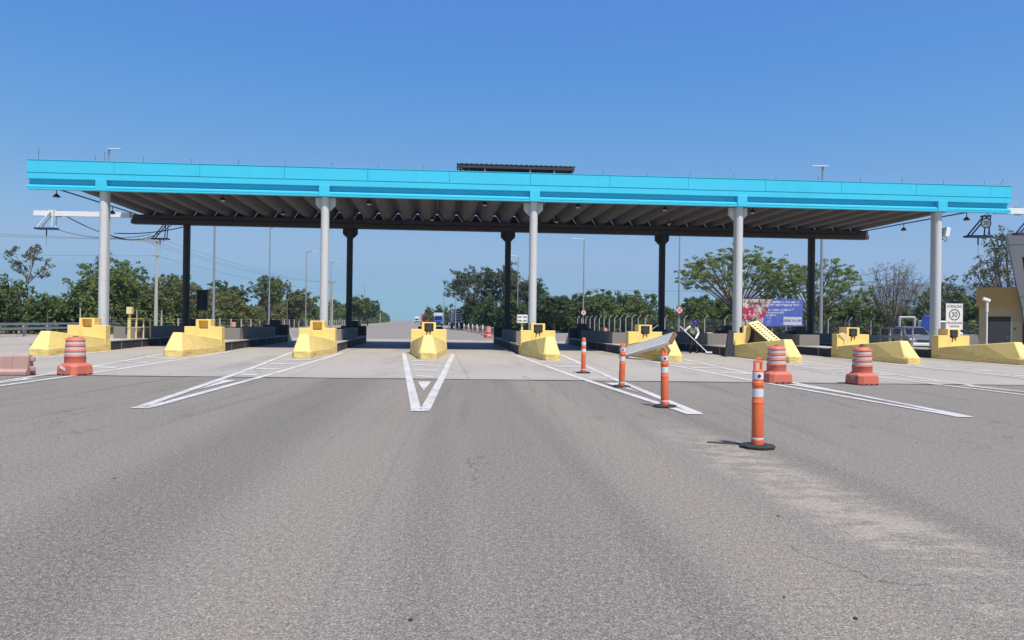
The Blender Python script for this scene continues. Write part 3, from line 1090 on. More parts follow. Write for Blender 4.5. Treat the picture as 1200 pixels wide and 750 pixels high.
# metal shelter on the roof
sp = W(0.75, 6.0)
sh = thing('rooftop_shelter', 'dark flat metal shelter on posts on top of the canopy', 'shelter', (sp[0], sp[1], 8.5), math.atan(SKEW))
m = MB()
pr = []
nseg = 96
x0, x1 = -3.3, 3.05
top, bot = [], []
for j in range(nseg + 1):
    x = x0 + (x1 - x0) * j / nseg
    dz = 0.02 * math.cos(j * math.pi * 0.5)
    top.append((x, 1.46 + dz + 0.02))
    bot.append((x, 1.44 + dz))
vs = []
for yy, dz in ((-1.9, 0.0), (1.9, -0.30)):
    for x, z in bot + list(reversed(top)):
        vs.append((x, yy, z + dz))
n = len(vs) // 2
m.add(vs, [tuple(range(n)), tuple(reversed(range(n, 2 * n)))] + [(j, j + n, (j + 1) % n + n, (j + 1) % n) for j in range(n)])
m.build('roof', 'roof sheet', sh)
m = MB()
for yy, zz in ((-1.85, 1.34), (1.85, 1.05)):
    m.box(-3.25, 3.0, yy - 0.05, yy + 0.05, zz - 0.09, zz + 0.055)
for x in (-3.2, -1.6, 0.4, 1.9, 2.9):
    m.bar((x, -1.8, 1.29), (x, 1.8, 1.00), 0.06, 0.1)
m.build('beam', 'dark metal', sh)
for x in (-3.2, -1.8, 0.62, 1.92):
    m = MB()
    m.box(x - 0.04, x + 0.04, -1.84, -1.76, 0, 1.25)
    m.build('post', 'galvanised steel', sh)
for x in (-3.1, -1.2, 1.1, 2.8):
    m = MB()
    m.box(x - 0.04, x + 0.04, 1.76, 1.84, 0, 0.96)
    m.build('post', 'dark metal', sh)
m = MB()
m.bar((-3.15, -1.8, 1.28), (-1.9, -1.8, 0.2), 0.05)
m.build('brace', 'galvanised steel', sh)
m = MB()
m.bar((2.75, -1.8, 0.5), (3.0, -1.75, 1.35), 0.04)
m.build('brace', 'galvanised steel', sh)
m = MB()
m.box(-3.0, 2.75, 1.66, 1.72, 0.02, 0.9)
m.build('back_screen', 'roof sheet', sh)

# ------------------------------------------------------------------ gantry arms and hanging lane antennas
def arm(name, p0, p1, label, m_='white paint'):
    o = thing(name, label, 'gantry arm', p0)
    d = Vector(p1) - Vector(p0)
    m = MB()
    m.bar((0, 0, 0), d, 0.22, 0.30)
    m.build('beam', m_, o, bevel=0.01)
    for t in (0.25, 0.7):
        m = MB()
        q = d * t
        m.bar(q - Vector((0, 0, .2)), q + Vector((0, 0, .24)), 0.30, 0.06)
        m.build('clamp', 'galvanised steel', o)
    return o


la = WP(A0 - 0.11, 10.2, 7.62)
arm('gantry_arm', (la[0] - 4.9, la[1] - 0.35, 7.62), (la[0] + 0.6, la[1], 7.62), 'white horizontal gantry arm sticking out left of the canopy')
ra = WP(A1 + 0.05, 1.0, 7.62)
arm('gantry_arm', ra, (ra[0] + 5.0, ra[1] + 0.35, 7.66), 'pale horizontal gantry arm leaving the right end of the canopy')


def antenna(loc, label, m_, s=1.0, flip=1):
    o = thing('hanging_antenna', label, 'antenna frame', loc, 0.0, 'antenna frames hanging from the gantry')
    m = MB()
    for yy in (-0.18, 0.18):
        m.bar((0.35 * flip, yy, 0), (-0.45 * flip, yy, -0.98), 0.06)
        m.bar((0.5 * flip, yy, 0), (0.42 * flip, yy, -0.95), 0.05)
    m.bar((0.25 * flip, -0.2, 0.02), (0.25 * flip, 0.2, 0.02), 0.07)
    m.bar((0.5 * flip, -0.2, 0.02), (0.5 * flip, 0.2, 0.02), 0.07)
    m.build('frame', m_, o)
    m = MB()
    m.box(-0.62, 0.62, -0.24, 0.24, -1.08, -0.98)
    m.build('antenna_box', 'blue frame metal', o, bevel=0.015)
    m = MB()
    m.tube([(0.0, 0, -1.08), (0.0, 0, -1.45)], 0.035, 8)
    m.tube([(0.0, 0, -1.45), (0.01, 0, -2.0)], 0.008, 6)
    m.build('rod', 'dark metal', o, smooth=True)
    o.scale = (s, s, s)
    return o


antenna((la[0] - 4.2, la[1] - 0.3, 7.76), 'white hanging antenna frame on the arm left of the canopy', 'white paint', 1.0)
antenna(WP(A0 + 1.4, 12.35, 7.36), 'dark antenna frame hanging under the left end of the rear beam', 'blue frame metal', 0.85)
b30 = antenna((ra[0] - 1.05, ra[1] - 0.35, 7.28), 'dark antenna frame hanging beside the round 30 sign', 'blue frame metal', 1.0)
antenna((ra[0] + 1.75, ra[1] + 0.1, 7.5), 'dark antenna frame hanging in front of the grey tower', 'blue frame metal', 1.0)


def round_sign(name, label, loc, r, digits=None, cross=False, rotz=0.0, grey=False, post=0.0):
    o = thing(name, label, 'road sign', loc, rotz)
    m = MB()
    m.lathe([(r * 0.98, -0.008), (r, 0.0), (r * 0.98, 0.012)], 28, (0, 0, 0), 'y')
    m.build('plate', 'sign white', o, smooth=True)
    m = MB()
    n = 28
    vs = []
    for yy in (-0.022, -0.009):
        for rr in (r * 0.99, r * 0.80):
            for j in range(n):
                t = 2 * math.pi * j / n
                vs.append((rr * math.cos(t), yy, rr * math.sin(t)))
    fs = []
    for j in range(n):
        jj = (j + 1) % n
        fs += [(j, jj, n + jj, n + j), (2 * n + j, 3 * n + j, 3 * n + jj, 2 * n + jj), (j, 2 * n + j, 2 * n + jj, jj), (n + j, n + jj, 3 * n + jj, 3 * n + j)]
    m.add(vs, fs)
    m.build('ring', 'blue frame metal' if grey else 'sign red', o)
    if digits:
        text_part(digits, r * 1.05, 'sign black', o, (0, -0.016, -r * 0.02))
    if cross:
        m = MB()
        for s in (-1, 1):
            m.bar((-r * .55, -0.02 - 0.004 * s, -s * r * .55), (r * .55, -0.02 - 0.004 * s, s * r * .55), 0.012, r * 0.17, (0, 0, 1))
        m.build('cross', 'sign red', o)
    if post:
        m = MB()
        m.tube([(0, 0.05, -post), (0, 0.05, r * 0.6)], 0.035, 10)
        m.build('post', 'galvanised steel', o, smooth=True)
    return o


round_sign('round_sign', 'round 30 speed sign hanging below the right end of the cyan edge', (ra[0] - 0.95, ra[1] - 0.8, 6.88), 0.27, '30', grey=True)

# white CCTV boxes
m = MB()
m.bar((-0.3, 0, -0.22), (0.0, 0, -0.22), 0.04)
m.tube([(0, 0, -0.22), (0.06, 0, -0.32), (0.14, 0, -0.34), (0.16, 0, -0.22), (0.08, 0, -0.12)], 0.014, 6)
p = WP(21.25 + 0.46, 0.4, 6.25)
cc = thing('wall_camera', 'white box camera fixed to the right side of the rightmost column', 'camera', p)
m.build('bracket', 'dark metal', cc)
m = MB()
m.box(-0.06, 0.14, -0.28, 0.28, -0.10, 0.36, Matrix.Rotation(R(10), 4, 'Y'))
m.build('housing', 'white paint', cc, bevel=0.02)

# ------------------------------------------------------------------ delineator posts
def delineator_proto():
    o = thing('delineator_post', 'x', 'delineator post', (0, 0, 0), 0, 'orange delineator posts on black rubber bases')
    m = MB()
    pl = []
    for j in range(8):
        t = math.pi / 8 + math.pi / 4 * j
        pl.append((0.235 * math.cos(t), 0.235 * math.sin(t)))
    m.loft([[(x, y, 0.0) for x, y in pl], [(x, y, 0.022) for x, y in pl], [(x * .86, y * .86, 0.042) for x, y in pl]])
    m.build('rubber_base', 'black rubber', o)
    m = MB()
    m.lathe([(0.078, 0.042), (0.080, 0.10), (0.0735, 0.11), (0.0735, 0.125), (0.075, 0.13), (0.0735, 0.57), (0.077, 0.575), (0.077, 0.59), (0.072, 0.60), (0.070, 0.68),
             (0.070, 0.79), (0.072, 0.80), (0.077, 0.805), (0.077, 0.845), (0.070, 0.855), (0.068, 0.99), (0.066, 1.00), (0.040, 1.012)], 24)
    m.build('tube', 'orange plastic', o, smooth=True, angle=30)
    for z0, z1, r in ((0.655, 0.76, 0.0722), (0.885, 0.975, 0.0708)):
        m = MB()
        m.lathe([(r - 0.002, z0), (r, z0 + .002), (r, z1 - .002), (r - 0.002, z1)], 24)
        m.build('reflective_band', 'reflective white', o, smooth=True)
    m = MB()
    m.lathe([(0.0765, 0.108), (0.0775, 0.112), (0.0775, 0.123), (0.0765, 0.127)], 24)
    m.build('white_ring', 'reflective white', o, smooth=True)
    return o


dl = delineator_proto()
DPOS = [(2.27, 23.3, 'plain topped orange delineator post between the middle island and the ribbed panel', 0),
        (2.76, 18.5, 'orange delineator post with thin upright top loops, before the ribbed panel end', 1),
        (2.95, 14.2, 'orange delineator post with curled hook top, standing at the chevron tip', 2),
        (3.22, 9.65, 'nearest orange delineator post, largest, beside the pale sand spill', 3),
        (-20.75, 29.6, 'orange delineator post cut by the left edge of the photo', 0)]
for j, (x, y, lab, kind) in enumerate(DPOS):
    o = dl if j == 0 else copy_tree(dl)
    o.location = (x, y, G(y) + 0.005)
    o.rotation_euler = (R((0, 1.2, -0.8, 1.0, 0)[j]), R((0, 0.6, 0.8, 1.5, 0)[j]), R(j * 37))
    o['label'] = lab
for j, o in enumerate([x for x in list(col.objects) if x.name.startswith('delineator_post')]):
    kind = DPOS[j][3]
    m = MB()
    if kind == 0:
        m.tube([(0, 0, 1.0), (0, 0, 1.09)], [0.066, 0.06], 18)
        m.tube([(0, 0, 1.09), (0, 0, 1.11)], [0.06, 0.03], 18)
    elif kind == 1:
        m.tube([(-0.02, 0, 1.0), (-0.03, 0, 1.06), (-0.045, 0, 1.10), (-0.05, 0, 1.14)], [0.04, 0.03, 0.02, 0.012], 10)
        m.tube([(0.03, 0, 1.0), (0.035, 0, 1.05), (-0.02, 0, 1.09)], [0.03, 0.02, 0.014], 10)
    elif kind == 2:
        m.tube([(0.02, 0, 1.0), (0.025, 0, 1.08), (0.0, 0, 1.13), (-0.04, 0, 1.145), (-0.06, 0, 1.12)], [0.035, 0.025, 0.02, 0.016, 0.012], 10)
        m.tube([(-0.03, 0, 1.0), (-0.035, 0, 1.06)], [0.03, 0.024], 10)
    else:
        m.grid([-0.055, -0.028, 0.028, 0.055], [-0.022, 0.022], [0.99, 1.10, 1.13], lambda x, y, z: abs(x) > .028 or z > 1.10)
        m.tube([(-0.02, 0, 1.12), (0.0, 0, 1.155), (0.03, 0, 1.15)], 0.016, 8)
    m.build('handle', 'orange plastic', o, smooth=True, rotz=-o.rotation_euler.z)
    if kind:
        m = MB()
        m.lathe([(0.0, -0.0755), (0.022, -0.075), (0.022, -0.06)], 12, (-0.005, 0, 0.93), 'y')
        m.build('bolt_hole', 'dark metal', o, rotz=-o.rotation_euler.z, smooth=True)

# thin dark strip on the asphalt left of the nearest base
m = MB()
m.loft([[(-0.22, 0, 0.004), (-0.2, 0.02, 0.004), (-0.2, 0.015, 0.02)], [(0.05, -0.09, 0.004), (0.06, -0.05, 0.004), (0.06, -0.06, 0.022)], [(0.24, -0.14, 0.004), (0.25, -0.11, 0.004), (0.25, -0.12, 0.018)]])
s1 = m.build('dark_strip', 'black rubber', loc=(2.86, 9.98, 0.002))
tag(s1, 'thin dark strip on the asphalt left of the nearest delineator post', 'rubber scrap')

m = MB()
m.lathe([(0.002, 0.0), (0.012, 0.002), (0.014, 0.006), (0.008, 0.011), (0.001, 0.012)], 7)
peb = m.build('pebble', 'black rubber', smooth=True)
tag(peb, 'small dark pebble or scrap lying on the near asphalt', 'pebble', 'dark scraps scattered on the near asphalt')
for j, (x, y) in enumerate([(-0.52, 3.95), (1.9, 4.05), (1.62, 4.35), (-3.9, 7.3), (2.25, 6.2), (5.6, 10.2)]):
    o = peb if j == 0 else copy_tree(peb)
    o.location = (x, y, 0.0)
    o.scale = (1.1 + 0.5 * math.sin(j * 2.3), 0.8 + 0.3 * math.cos(j), 0.8)
    o.rotation_euler = (0, 0, j * 1.3)

# ------------------------------------------------------------------ drums
def drum_proto(name, cap):
    o = thing(name, 'x', 'traffic drum', (0, 0, 0), 0, 'orange traffic drums')
    m = MB()
    h = 0.33
    rings = []
    for z, w, c in ((0.0, 0.345, .10), (0.03, 0.35, .10), (0.24, 0.335, .10), (0.27, 0.32, .11), (0.32, 0.26, .12)):
        rings.append([(w - c, -w, z), (w, -w + c, z), (w, w - c, z), (w - c, w, z), (-w + c, w, z), (-w, w - c, z), (-w, -w + c, z), (-w + c, -w, z)])
    m.loft(rings)
    m.build('base', 'red plastic', o, bevel=0.012)
    m = MB()
    for s in (-0.17, 0.0, 0.17):
        m.box(s - 0.045, s + 0.045, -0.353, -0.343, 0.0, 0.04)
        m.box(-0.353, -0.343, s - 0.045, s + 0.045, 0.0, 0.04)
        m.box(0.343, 0.353, s - 0.045, s + 0.045, 0.0, 0.04)
    m.build('foot_slots', 'dark metal', o)
    m = MB()
    prof = [(0.262, 0.318), (0.262, 0.49), (0.268, 0.50), (0.262, 0.51), (0.252, 0.525)]
    r = 0.252
    for q in range(3):
        z = 0.525 + q * 0.145
        prof += [(r, z), (r - 0.006, z + 0.095), (r + 0.008, z + 0.105), (r + 0.006, z + 0.13), (r - 0.012, z + 0.145)]
        r -= 0.010
    prof += [(r - 0.02, 0.985), (r - 0.05, 1.02), (r - 0.06, 1.02)]
    m.lathe(prof, 32)
    m.build('barrel', 'red plastic', o, smooth=True, angle=50)
    r = 0.252
    for q in range(3):
        z = 0.525 + q * 0.145
        m = MB()
        m.lathe([(r - 0.002, z + 0.006), (r + 0.0035, z + 0.010), (r - 0.002, z + 0.088), (r - 0.006, z + 0.09)], 32)
        m.build('reflective_band', 'worn reflective', o, smooth=True)
        r -= 0.010
    m = MB()
    if cap == 'box':
        m.lathe([(0.0, 1.02), (0.07, 1.022), (0.07, 1.04), (0.0, 1.05)], 16)
        m.build('cap', 'rusty brown', o, smooth=True)
    else:
        m.lathe([(0.09, 1.018), (0.09, 1.05), (0.06, 1.06), (0.06, 1.10), (0.03, 1.11)], 14)
        m.build('cap', 'rusty brown', o, smooth=True)
    return o


d1 = drum_proto('traffic_drum', 'box')
d1.location = (-11.85, 20.1, 0.006)
d1.rotation_euler = (0, 0, R(-18))
d1['label'] = 'orange traffic drum on the left, white sticker on its base'
m = MB()
m.add([(-0.15, -0.355, 0.20), (0.06, -0.357, 0.11), (0.06, -0.353, 0.20), (-0.12, -0.349, 0.27)], [(0, 1, 2, 3)])
m.build('sticker', 'reflective white', d1)
d2 = drum_proto('traffic_drum', 'box')
d2.location = (7.36, 20.55, 0.006)
d2.rotation_euler = (0, 0, R(9))
d2['label'] = 'orange traffic drum with clean white bands, behind the nearest post'
d3 = drum_proto('traffic_drum', 'tall')
d3.location = (9.67, 20.4, 0.006)
d3.rotation_euler = (0, 0, R(17))
d3['label'] = 'rightmost orange traffic drum, with worn bands and a capped top'
m = MB()
m.add([(-0.357, 0.0, 0.14), (-0.357, -0.14, 0.14), (-0.352, -0.14, 0.25), (-0.352, 0.0, 0.25)], [(0, 1, 2, 3)])
m.build('sticker', 'plain concrete', d3)
place(d1, (-2.15, 67.5, 0.125), 0.4, 'orange drum at the near end of the distant post row')
place(d2, (-31.6, 84, 0.13), 0.4, 'small distant orange drum by the left roadside hedge')
place(d2, (10.6, 84, 0.0), 0.8, 'small distant orange drum in front of the chain link fence')

# faded pink barrier at the left edge
m = MB()
sec = [(-0.24, 0.0), (-0.24, 0.10), (-0.16, 0.16), (-0.11, 0.50), (-0.08, 0.54), (0.08, 0.54), (0.11, 0.50), (0.16, 0.16), (0.24, 0.10), (0.24, 0.0)]
rings = []
for x in (-1.0, -0.97, -0.62, -0.58, -0.30, -0.26, 0.26, 0.30, 0.58, 0.62, 0.97, 1.0):
    k_ = 0.93 if abs(x) == 1.0 else (0.86 if abs(x) in (0.58, 0.30) else 1.0)
    rings.append([(x, y * (k_ if z > .12 else 1.0), z * (0.985 if k_ < 1 else 1)) for y, z in sec])
m.loft(rings)
bar0 = thing('plastic_barrier', 'faded pink plastic barrier cut by the left edge of the photo', 'barrier', (-13.85, 19.75, 0.006), 0.03, 'faded plastic barriers')
m.build('shell', 'faded pink plastic', bar0, bevel=0.015)
m = MB()
for zz in (0.10, 0.36):
    m.lathe([(0.05, zz), (0.07, zz + 0.02), (0.07, zz + 0.11), (0.05, zz + 0.13)], 12, (1.05, 0, 0))
m.build('coupling', 'faded pink plastic', bar0, smooth=True)

# distant row of posts and barriers beside the waiting trucks
FB = [(-3.15, 79.7), (-4.2, 89), (-5.0, 94), (-6.05, 103), (-7.3, 112.6), (-9.3, 130), (-12.3, 153), (-13.9, 163)]
fw = ['nearest to the distant orange drum', 'second from the distant orange drum', 'third from the distant orange drum', 'fourth from the distant drum', 'fifth from the distant drum',
      'sixth, close behind the white truck', 'seventh, right beside the white truck', 'furthest of the row by the white truck']
fpst = thing('far_bollard', 'x', 'bollard', (0, 0, 0), 0, 'slim orange and white bollards along the road beyond the plaza')
m = MB()
m.lathe([(0.09, 0.04), (0.085, 0.62), (0.085, 0.64)], 14)
m.build('tube', 'faded pink plastic', fpst, smooth=True)
m = MB()
m.lathe([(0.087, 0.641), (0.085, 1.05), (0.06, 1.08)], 14)
m.build('top_sleeve', 'reflective white', fpst, smooth=True)
m = MB()
m.lathe([(0.30, 0.0), (0.29, 0.03), (0.10, 0.045)], 12)
m.build('foot', 'black rubber', fpst)
for j, ((x, y), w_) in enumerate(zip(FB, fw)):
    o = fpst if j == 0 else copy_tree(fpst)
    o.location = (x, y, 0.125)
    o['label'] = 'slim orange and white bollard, ' + w_
bw = ['nearest of the row behind the distant bollards', 'second of the row behind the distant bollards', 'third of the row behind the distant bollards', 'fourth of the row, towards the white truck', 'last of the row, towards the white truck']
for j, (x, y) in enumerate([(-2.2, 84), (-3.6, 93), (-5.2, 104), (-7.2, 117), (-10.2, 140)]):
    o = place(bar0, (x, y, 0.125), R(104), 'faded pink barrier, ' + bw[j], (2.2, 1, 1.5))

# ------------------------------------------------------------------ broken bits on the islands
# ribbed panel lying over island six
p0 = Vector((4.85, 32.3, 0.30))
p1 = Vector((6.30, 29.80, 0.98))
axis = (p1 - p0)
Lp = axis.length + 0.25
ax = axis.normalized()
side = ax.cross(Vector((0, 0, 1))).normalized()
# roll the panel so its ribbed face looks at the road
nrm = side.cross(ax).normalized()
nrm = Vector((-0.25, -0.72, 0.62))
nrm = (nrm - ax * nrm.dot(ax)).normalized()
side = nrm.cross(ax).normalized()
Mx = Matrix((ax, side, nrm)).transposed().to_4x4()
Mx.translation = p0
pan = bpy.data.objects.new('fallen_panel', None)
col.objects.link(pan)
pan.matrix_world = Mx
tag(pan, 'pale ribbed metal panel fallen across the sixth yellow island', 'metal panel')
m = MB()
nr = 5
hw = 0.25
pl = [(-hw, -0.05)]
for j in range(nr):
    y = -hw + 2 * hw * j / nr
    st_ = 2 * hw / nr
    pl += [(y + st_ * .08, 0.055), (y + st_ * .58, 0.055), (y + st_ * .68, 0.012), (y + st_ * .95, 0.012)]
pl += [(hw, 0.055), (hw, -0.05)]
m.prism(pl, 0, Lp, 'yz')
m.build('ribbed_sheet', 'weathered sheet', pan)
m = MB()
m.box(-0.03, 0.0, -hw - 0.02, hw + 0.02, -0.08, 0.07)
m.box(Lp, Lp + 0.05, -hw - 0.02, hw + 0.02, -0.10, 0.08)
m.build('end_plate', 'rusty brown', pan)
m = MB()
m.box(0, Lp, -hw - 0.025, -hw - 0.002, -0.09, 0.062)
m.box(0, Lp, hw + 0.002, hw + 0.025, -0.09, 0.062)
m.build('edge_frame', 'weathered sheet', pan)

# slotted yellow plate on island seven
ip = W(ISL[6], 0)
cz, sz = math.cos(ROT), math.sin(ROT)


def LI(i, x, y, z):
    q = W(ISL[i], 0)
    return Vector((q[0] + x * cz - y * sz, q[1] + x * sz + y * cz, G(q[1]) + z))


yf7 = -1.25 - 0.45
q0 = LI(6, 0.10, yf7 - 0.05, 1.60)
q1 = LI(6, 0.55, yf7 - 1.55, 0.70)
ax = (q1 - q0).normalized()
side = Vector((0.92, 0.35, 0.30))
side = (side - ax * side.dot(ax)).normalized()
nrm = side.cross(ax).normalized()
if nrm.z < 0:
    nrm = -nrm
Mx = Matrix((ax, nrm.cross(ax).normalized(), nrm)).transposed().to_4x4()
Mx.translation = q0
pan = bpy.data.objects.new('slotted_plate', None)
col.objects.link(pan)
pan.matrix_world = Mx
tag(pan, 'yellow slotted cover plate leaning on the broken seventh island', 'cover plate')
Lq = (q1 - q0).length
xb = [0]
xx = 0.16
while xx < Lq - 0.15:
    xb += [xx, xx + 0.09]
    xx += 0.17
xb.append(Lq)
yb_ = [-0.26, -0.19, -0.09, -0.03, 0.03, 0.09, 0.19, 0.26]
sl = [(xb[j], xb[j + 1]) for j in range(1, len(xb) - 1, 2)]


def pf(x, y, z):
    return not (any(a_ < x < b_ for a_, b_ in sl) and 0.09 < abs(y) < 0.19)


m = MB()
m.grid(xb, yb_, [-0.03, 0.03], pf)
m.build('plate', 'faded yellow paint', pan)
m = MB()
m.box(0.02, Lq - 0.02, -0.25, 0.25, -0.055, -0.036)
m.build('backing', 'black paint', pan)

# dark slab leaning against island seven
q = LI(6, -1.02, yb - 0.2, -0.0)
sl_ = thing('leaning_slab', 'dark blue grey slab leaning on the left of the seventh island', 'slab', (q.x, q.y - 0.25, q.z - 0.01), ROT)
m = MB()
M_ = Matrix.Rotation(R(11), 4, 'Y') @ Matrix.Rotation(R(-6), 4, 'X')
m.box(-0.19, 0.19, -0.06, 0.06, 0, 1.22, M_)
m.build('board', 'dark slab', sl_, bevel=0.01)
m = MB()
for s in (-0.17, 0.0, 0.17):
    m.box(s - 0.02, s + 0.02, -0.085, -0.062, 0.02, 1.20, M_)
m.build('rib', 'dark slab', sl_)

# broken conduit bits on islands
m = MB()
m.tube([(0.0, 0, 0), (0.12, -0.02, 0.10), (0.30, -0.02, 0.22)], 0.022, 8)
o = m.build('bent_rod', 'galvanised steel', loc=LI(5, 0.36, -1.5, 1.2), smooth=True)
tag(o, 'thin bent metal rod sticking out beside the sixth island niche', 'rod')
m = MB()
yf8 = -1.25 - 0.45
m.tube([(0, 0, 0), (0.09, -0.03, 0.05), (0.22, -0.05, 0.03), (0.33, -0.05, -0.06), (0.31, -0.04, -0.26), (0.26, -0.03, -0.45)], [0.03, 0.03, 0.028, 0.025, 0.022, 0.02], 8)
o = m.build('torn_strap', 'reflective white', loc=LI(7, -0.72, yf8 - 0.03, 1.09), smooth=True)
tag(o, 'pale torn strip hanging on the face of the eighth island block', 'strip')

# railings
def railing(i, xl, b0, b1, m_, label, tall=None):
    o = thing('railing', label, 'railing', LI(i, xl, b0, 0.425), ROT, 'railings on the outer islands')
    L_ = b1 - b0
    for t in (0.0, 0.34, 0.68, 1.0):
        m = MB()
        m.bar((0, L_ * t, 0), (0, L_ * t, 1.0), 0.055)
        m.build('post', m_, o)
    m = MB()
    m.bar((0, -0.05, 0.55), (0, L_ + 0.05, 0.55), 0.05)
    m.bar((0, -0.05, 0.98), (0, L_ + 0.05, 0.98), 0.05)
    m.build('rail', m_, o)
    return o


railing(0, 0.72, 0.9, 3.6, 'faded yellow paint', 'yellow tube railing behind the leftmost island')
railing(8, -0.72, 0.3, 3.0, 'weathered steel', 'grey tube railing left of the rightmost column')


def reader(i, x, b, m_box, label, w=0.5, h=0.42, z=1.22, grid=False):
    o = thing('box_on_post', label, 'equipment box', LI(i, x, b, 0.425), ROT)
    m = MB()
    m.bar((0, 0, 0), (0, 0, z - 0.01), 0.09)
    m.build('post', 'faded yellow paint', o)
    m = MB()
    m.box(-w / 2, w / 2, -0.14, 0.14, z, z + h)
    bx = m.build('housing', m_box, o, bevel=0.015)
    if grid:
        m = MB()
        for xx in (-0.12, 0.12):
            for zz in (0.12, 0.30):
                m.box(xx - 0.085, xx + 0.085, -0.150, -0.1405, z + zz - 0.03, z + zz + 0.03)
        m.build('vent', 'grey wall concrete', o)


reader(0, 0.35, 2.0, 'faded yellow paint', 'small yellow box on a post behind the leftmost island', 0.24, 0.34, 1.2)
reader(4, -0.5, 0.35, 'white paint', 'white box on a yellow post left of the middle column', 0.50, 0.40, 1.0, True)

# dark sign case at the rear left column
q = LI(0, 0.62, 12.4, 1.95)
sc_ = thing('sign_case', 'dark upright sign case beside the leftmost rear column', 'sign case', q, ROT)
m = MB()
m.box(-0.32, 0.32, -0.12, 0.12, 0, 1.3)
m.build('case', 'dark metal', sc_, bevel=0.02)
m = MB()
m.box(-0.30, -0.04, -0.135, -0.122, 0.05, 1.25)
m.box(0.04, 0.30, -0.135, -0.122, 0.05, 1.25)
m.build('panel', 'black paint', sc_)
m = MB()
m.bar((-0.3, 0.0, -1.53), (-0.3, 0.0, 0), 0.08)
m.build('post', 'dark metal', sc_)

# speed limit board on island nine
q = LI(8, 0.12, yb - 0.3, 1.43)
bd = thing('speed_board', 'white speed board reading 30 on top of the rightmost island', 'speed sign', q, ROT * 0.3)
m = MB()
m.box(-0.41, 0.41, 0, 0.03, -0.06, 1.19)
m.build('board', 'sign white', bd, bevel=0.008)
m = MB()
m.bar((-0.25, 0.05, -0.05), (-0.25, 0.05, 1.0), 0.05)
m.bar((0.25, 0.05, -0.05), (0.25, 0.05, 1.0), 0.05)
m.build('support', 'galvanised steel', bd)
text_part('ATENÇÃO', 0.155, 'sign black', bd, (0, -0.003, 1.05))
text_part('30', 0.34, 'sign black', bd, (0, -0.003, 0.655), sx=0.9)
text_part('VELOCIDADE', 0.125, 'sign black', bd, (0, -0.003, 0.265))
text_part('MÁXIMA', 0.125, 'sign black', bd, (0, -0.003, 0.10))
m = MB()
n = 36
vs = []
for yy in (-0.008, 0.002):
    for rr in (0.265, 0.228):
        for j in range(n):
            t = 2 * math.pi * j / n
            vs.append((rr * math.cos(t), yy, 0.66 + rr * math.sin(t)))
fs = []
for j in range(n):
    jj = (j + 1) % n
    fs += [(j, jj, n + jj, n + j), (j, 2 * n + j, 2 * n + jj, jj), (n + j, n + jj, 3 * n + jj, 3 * n + j)]
m.add(vs, fs)
m.build('ring', 'sign black', bd)

# camera pole behind island nine
q = LI(8, 2.15, -1.1, 0)
cpole = thing('camera_pole', 'slim white pole with a white camera in front of the tower', 'camera pole', (q.x, q.y, G(q.y)), 0)
m = MB()
m.tube([(0, 0, 0), (0, 0, 2.25)], 0.035, 10)
m.tube([(0, 0, 2.25), (0, 0, 2.72)], 0.055, 10)
m.build('pole', 'white paint', cpole, smooth=True)
m = MB()
m.box(-0.2, 0.16, -0.07, 0.07, -0.06, 0.08, Matrix.Translation((-0.02, 0, 2.84)) @ Matrix.Rotation(R(18), 4, 'Y'))
m.build('camera', 'white paint', cpole, bevel=0.02)
m = MB()
m.lathe([(0.05, 0.0), (0.06, 0.01), (0.05, 0.02)], 12, (0.14, 0, 2.78), 'x')
m.build('lens', 'dark metal', cpole)

# ------------------------------------------------------------------ buildings on the right
kb = (30.3, 48.0)
ks = thing('ticket_kiosk', 'small ochre kiosk with a dark doorway, left of the grey tower', 'kiosk', (kb[0], kb[1], 0.0), R(-42))
m = MB()
m.grid([0, 0.45, 1.72, 2.35], [0, 0.3, 2.0], [0, 2.35, 3.05], lambda x, y, z: not (0.45 < x < 1.72 and z < 2.35 and y < 0.3))
m.build('wall', 'cream wall', ks)
m = MB()
m.box(-0.12, 2.5, -0.30, 2.1, 2.98, 4.2)
m.build('roof_band', 'ochre wall', ks, bevel=0.02)
m = MB()
m.box(0.46, 1.71, 0.20, 0.27, 0.02, 2.34)
d = m.build('door', 'dark metal', ks)
m = MB()
m.bar((1.55, 0.17, 0.95), (1.55, 0.17, 1.15), 0.03)
m.build('handle', 'galvanised steel', d)
m = MB()
m.box(1.90, 2.0, -0.05, -0.002, 1.5, 1.65)
m.build('switch_box', 'dark metal', ks)

tw = (30.95, 46.2)
tower = thing('control_tower', 'grey panelled control tower with leaning wall and dark window', 'tower', (tw[0], tw[1], 0.0), R(-33))
def edge_x(z):
    return -0.10 + (7.55 - z) * 0.165
m = MB()
z_list = [0.0, 2.75, 3.62, 4.30, 6.02, 6.70, 7.55]
# leaning outline, with a real window opening in the front wall
m.prism([(edge_x(0), 0), (edge_x(7.55), 7.55), (7.0, 7.55), (7.0, 0)], 0.35, 2.6)
m.prism([(edge_x(0) + 0.25, 0), (edge_x(4.3), 4.28), (7.0, 4.28), (7.0, 0)], 0.02, 0.345)
m.prism([(edge_x(6.03), 6.03), (edge_x(7.55), 7.55), (7.0, 7.55), (7.0, 6.03)], 0.02, 0.345)
m.prism([(edge_x(4.285), 4.285), (edge_x(6.025), 6.025), (edge_x(6.025) + 0.55, 6.025), (edge_x(4.285) + 0.45, 4.285)], 0.02, 0.345)
m.build('wall', 'tower panel', tower, bevel=0.01)
m = MB()
for zz in (3.55, 6.80):
    m.prism([(edge_x(zz) + .01, zz - 0.008), (edge_x(zz) + .01, zz + 0.008), (7.0, zz + 0.008), (7.0, zz - 0.008)], 0.012, 0.019)
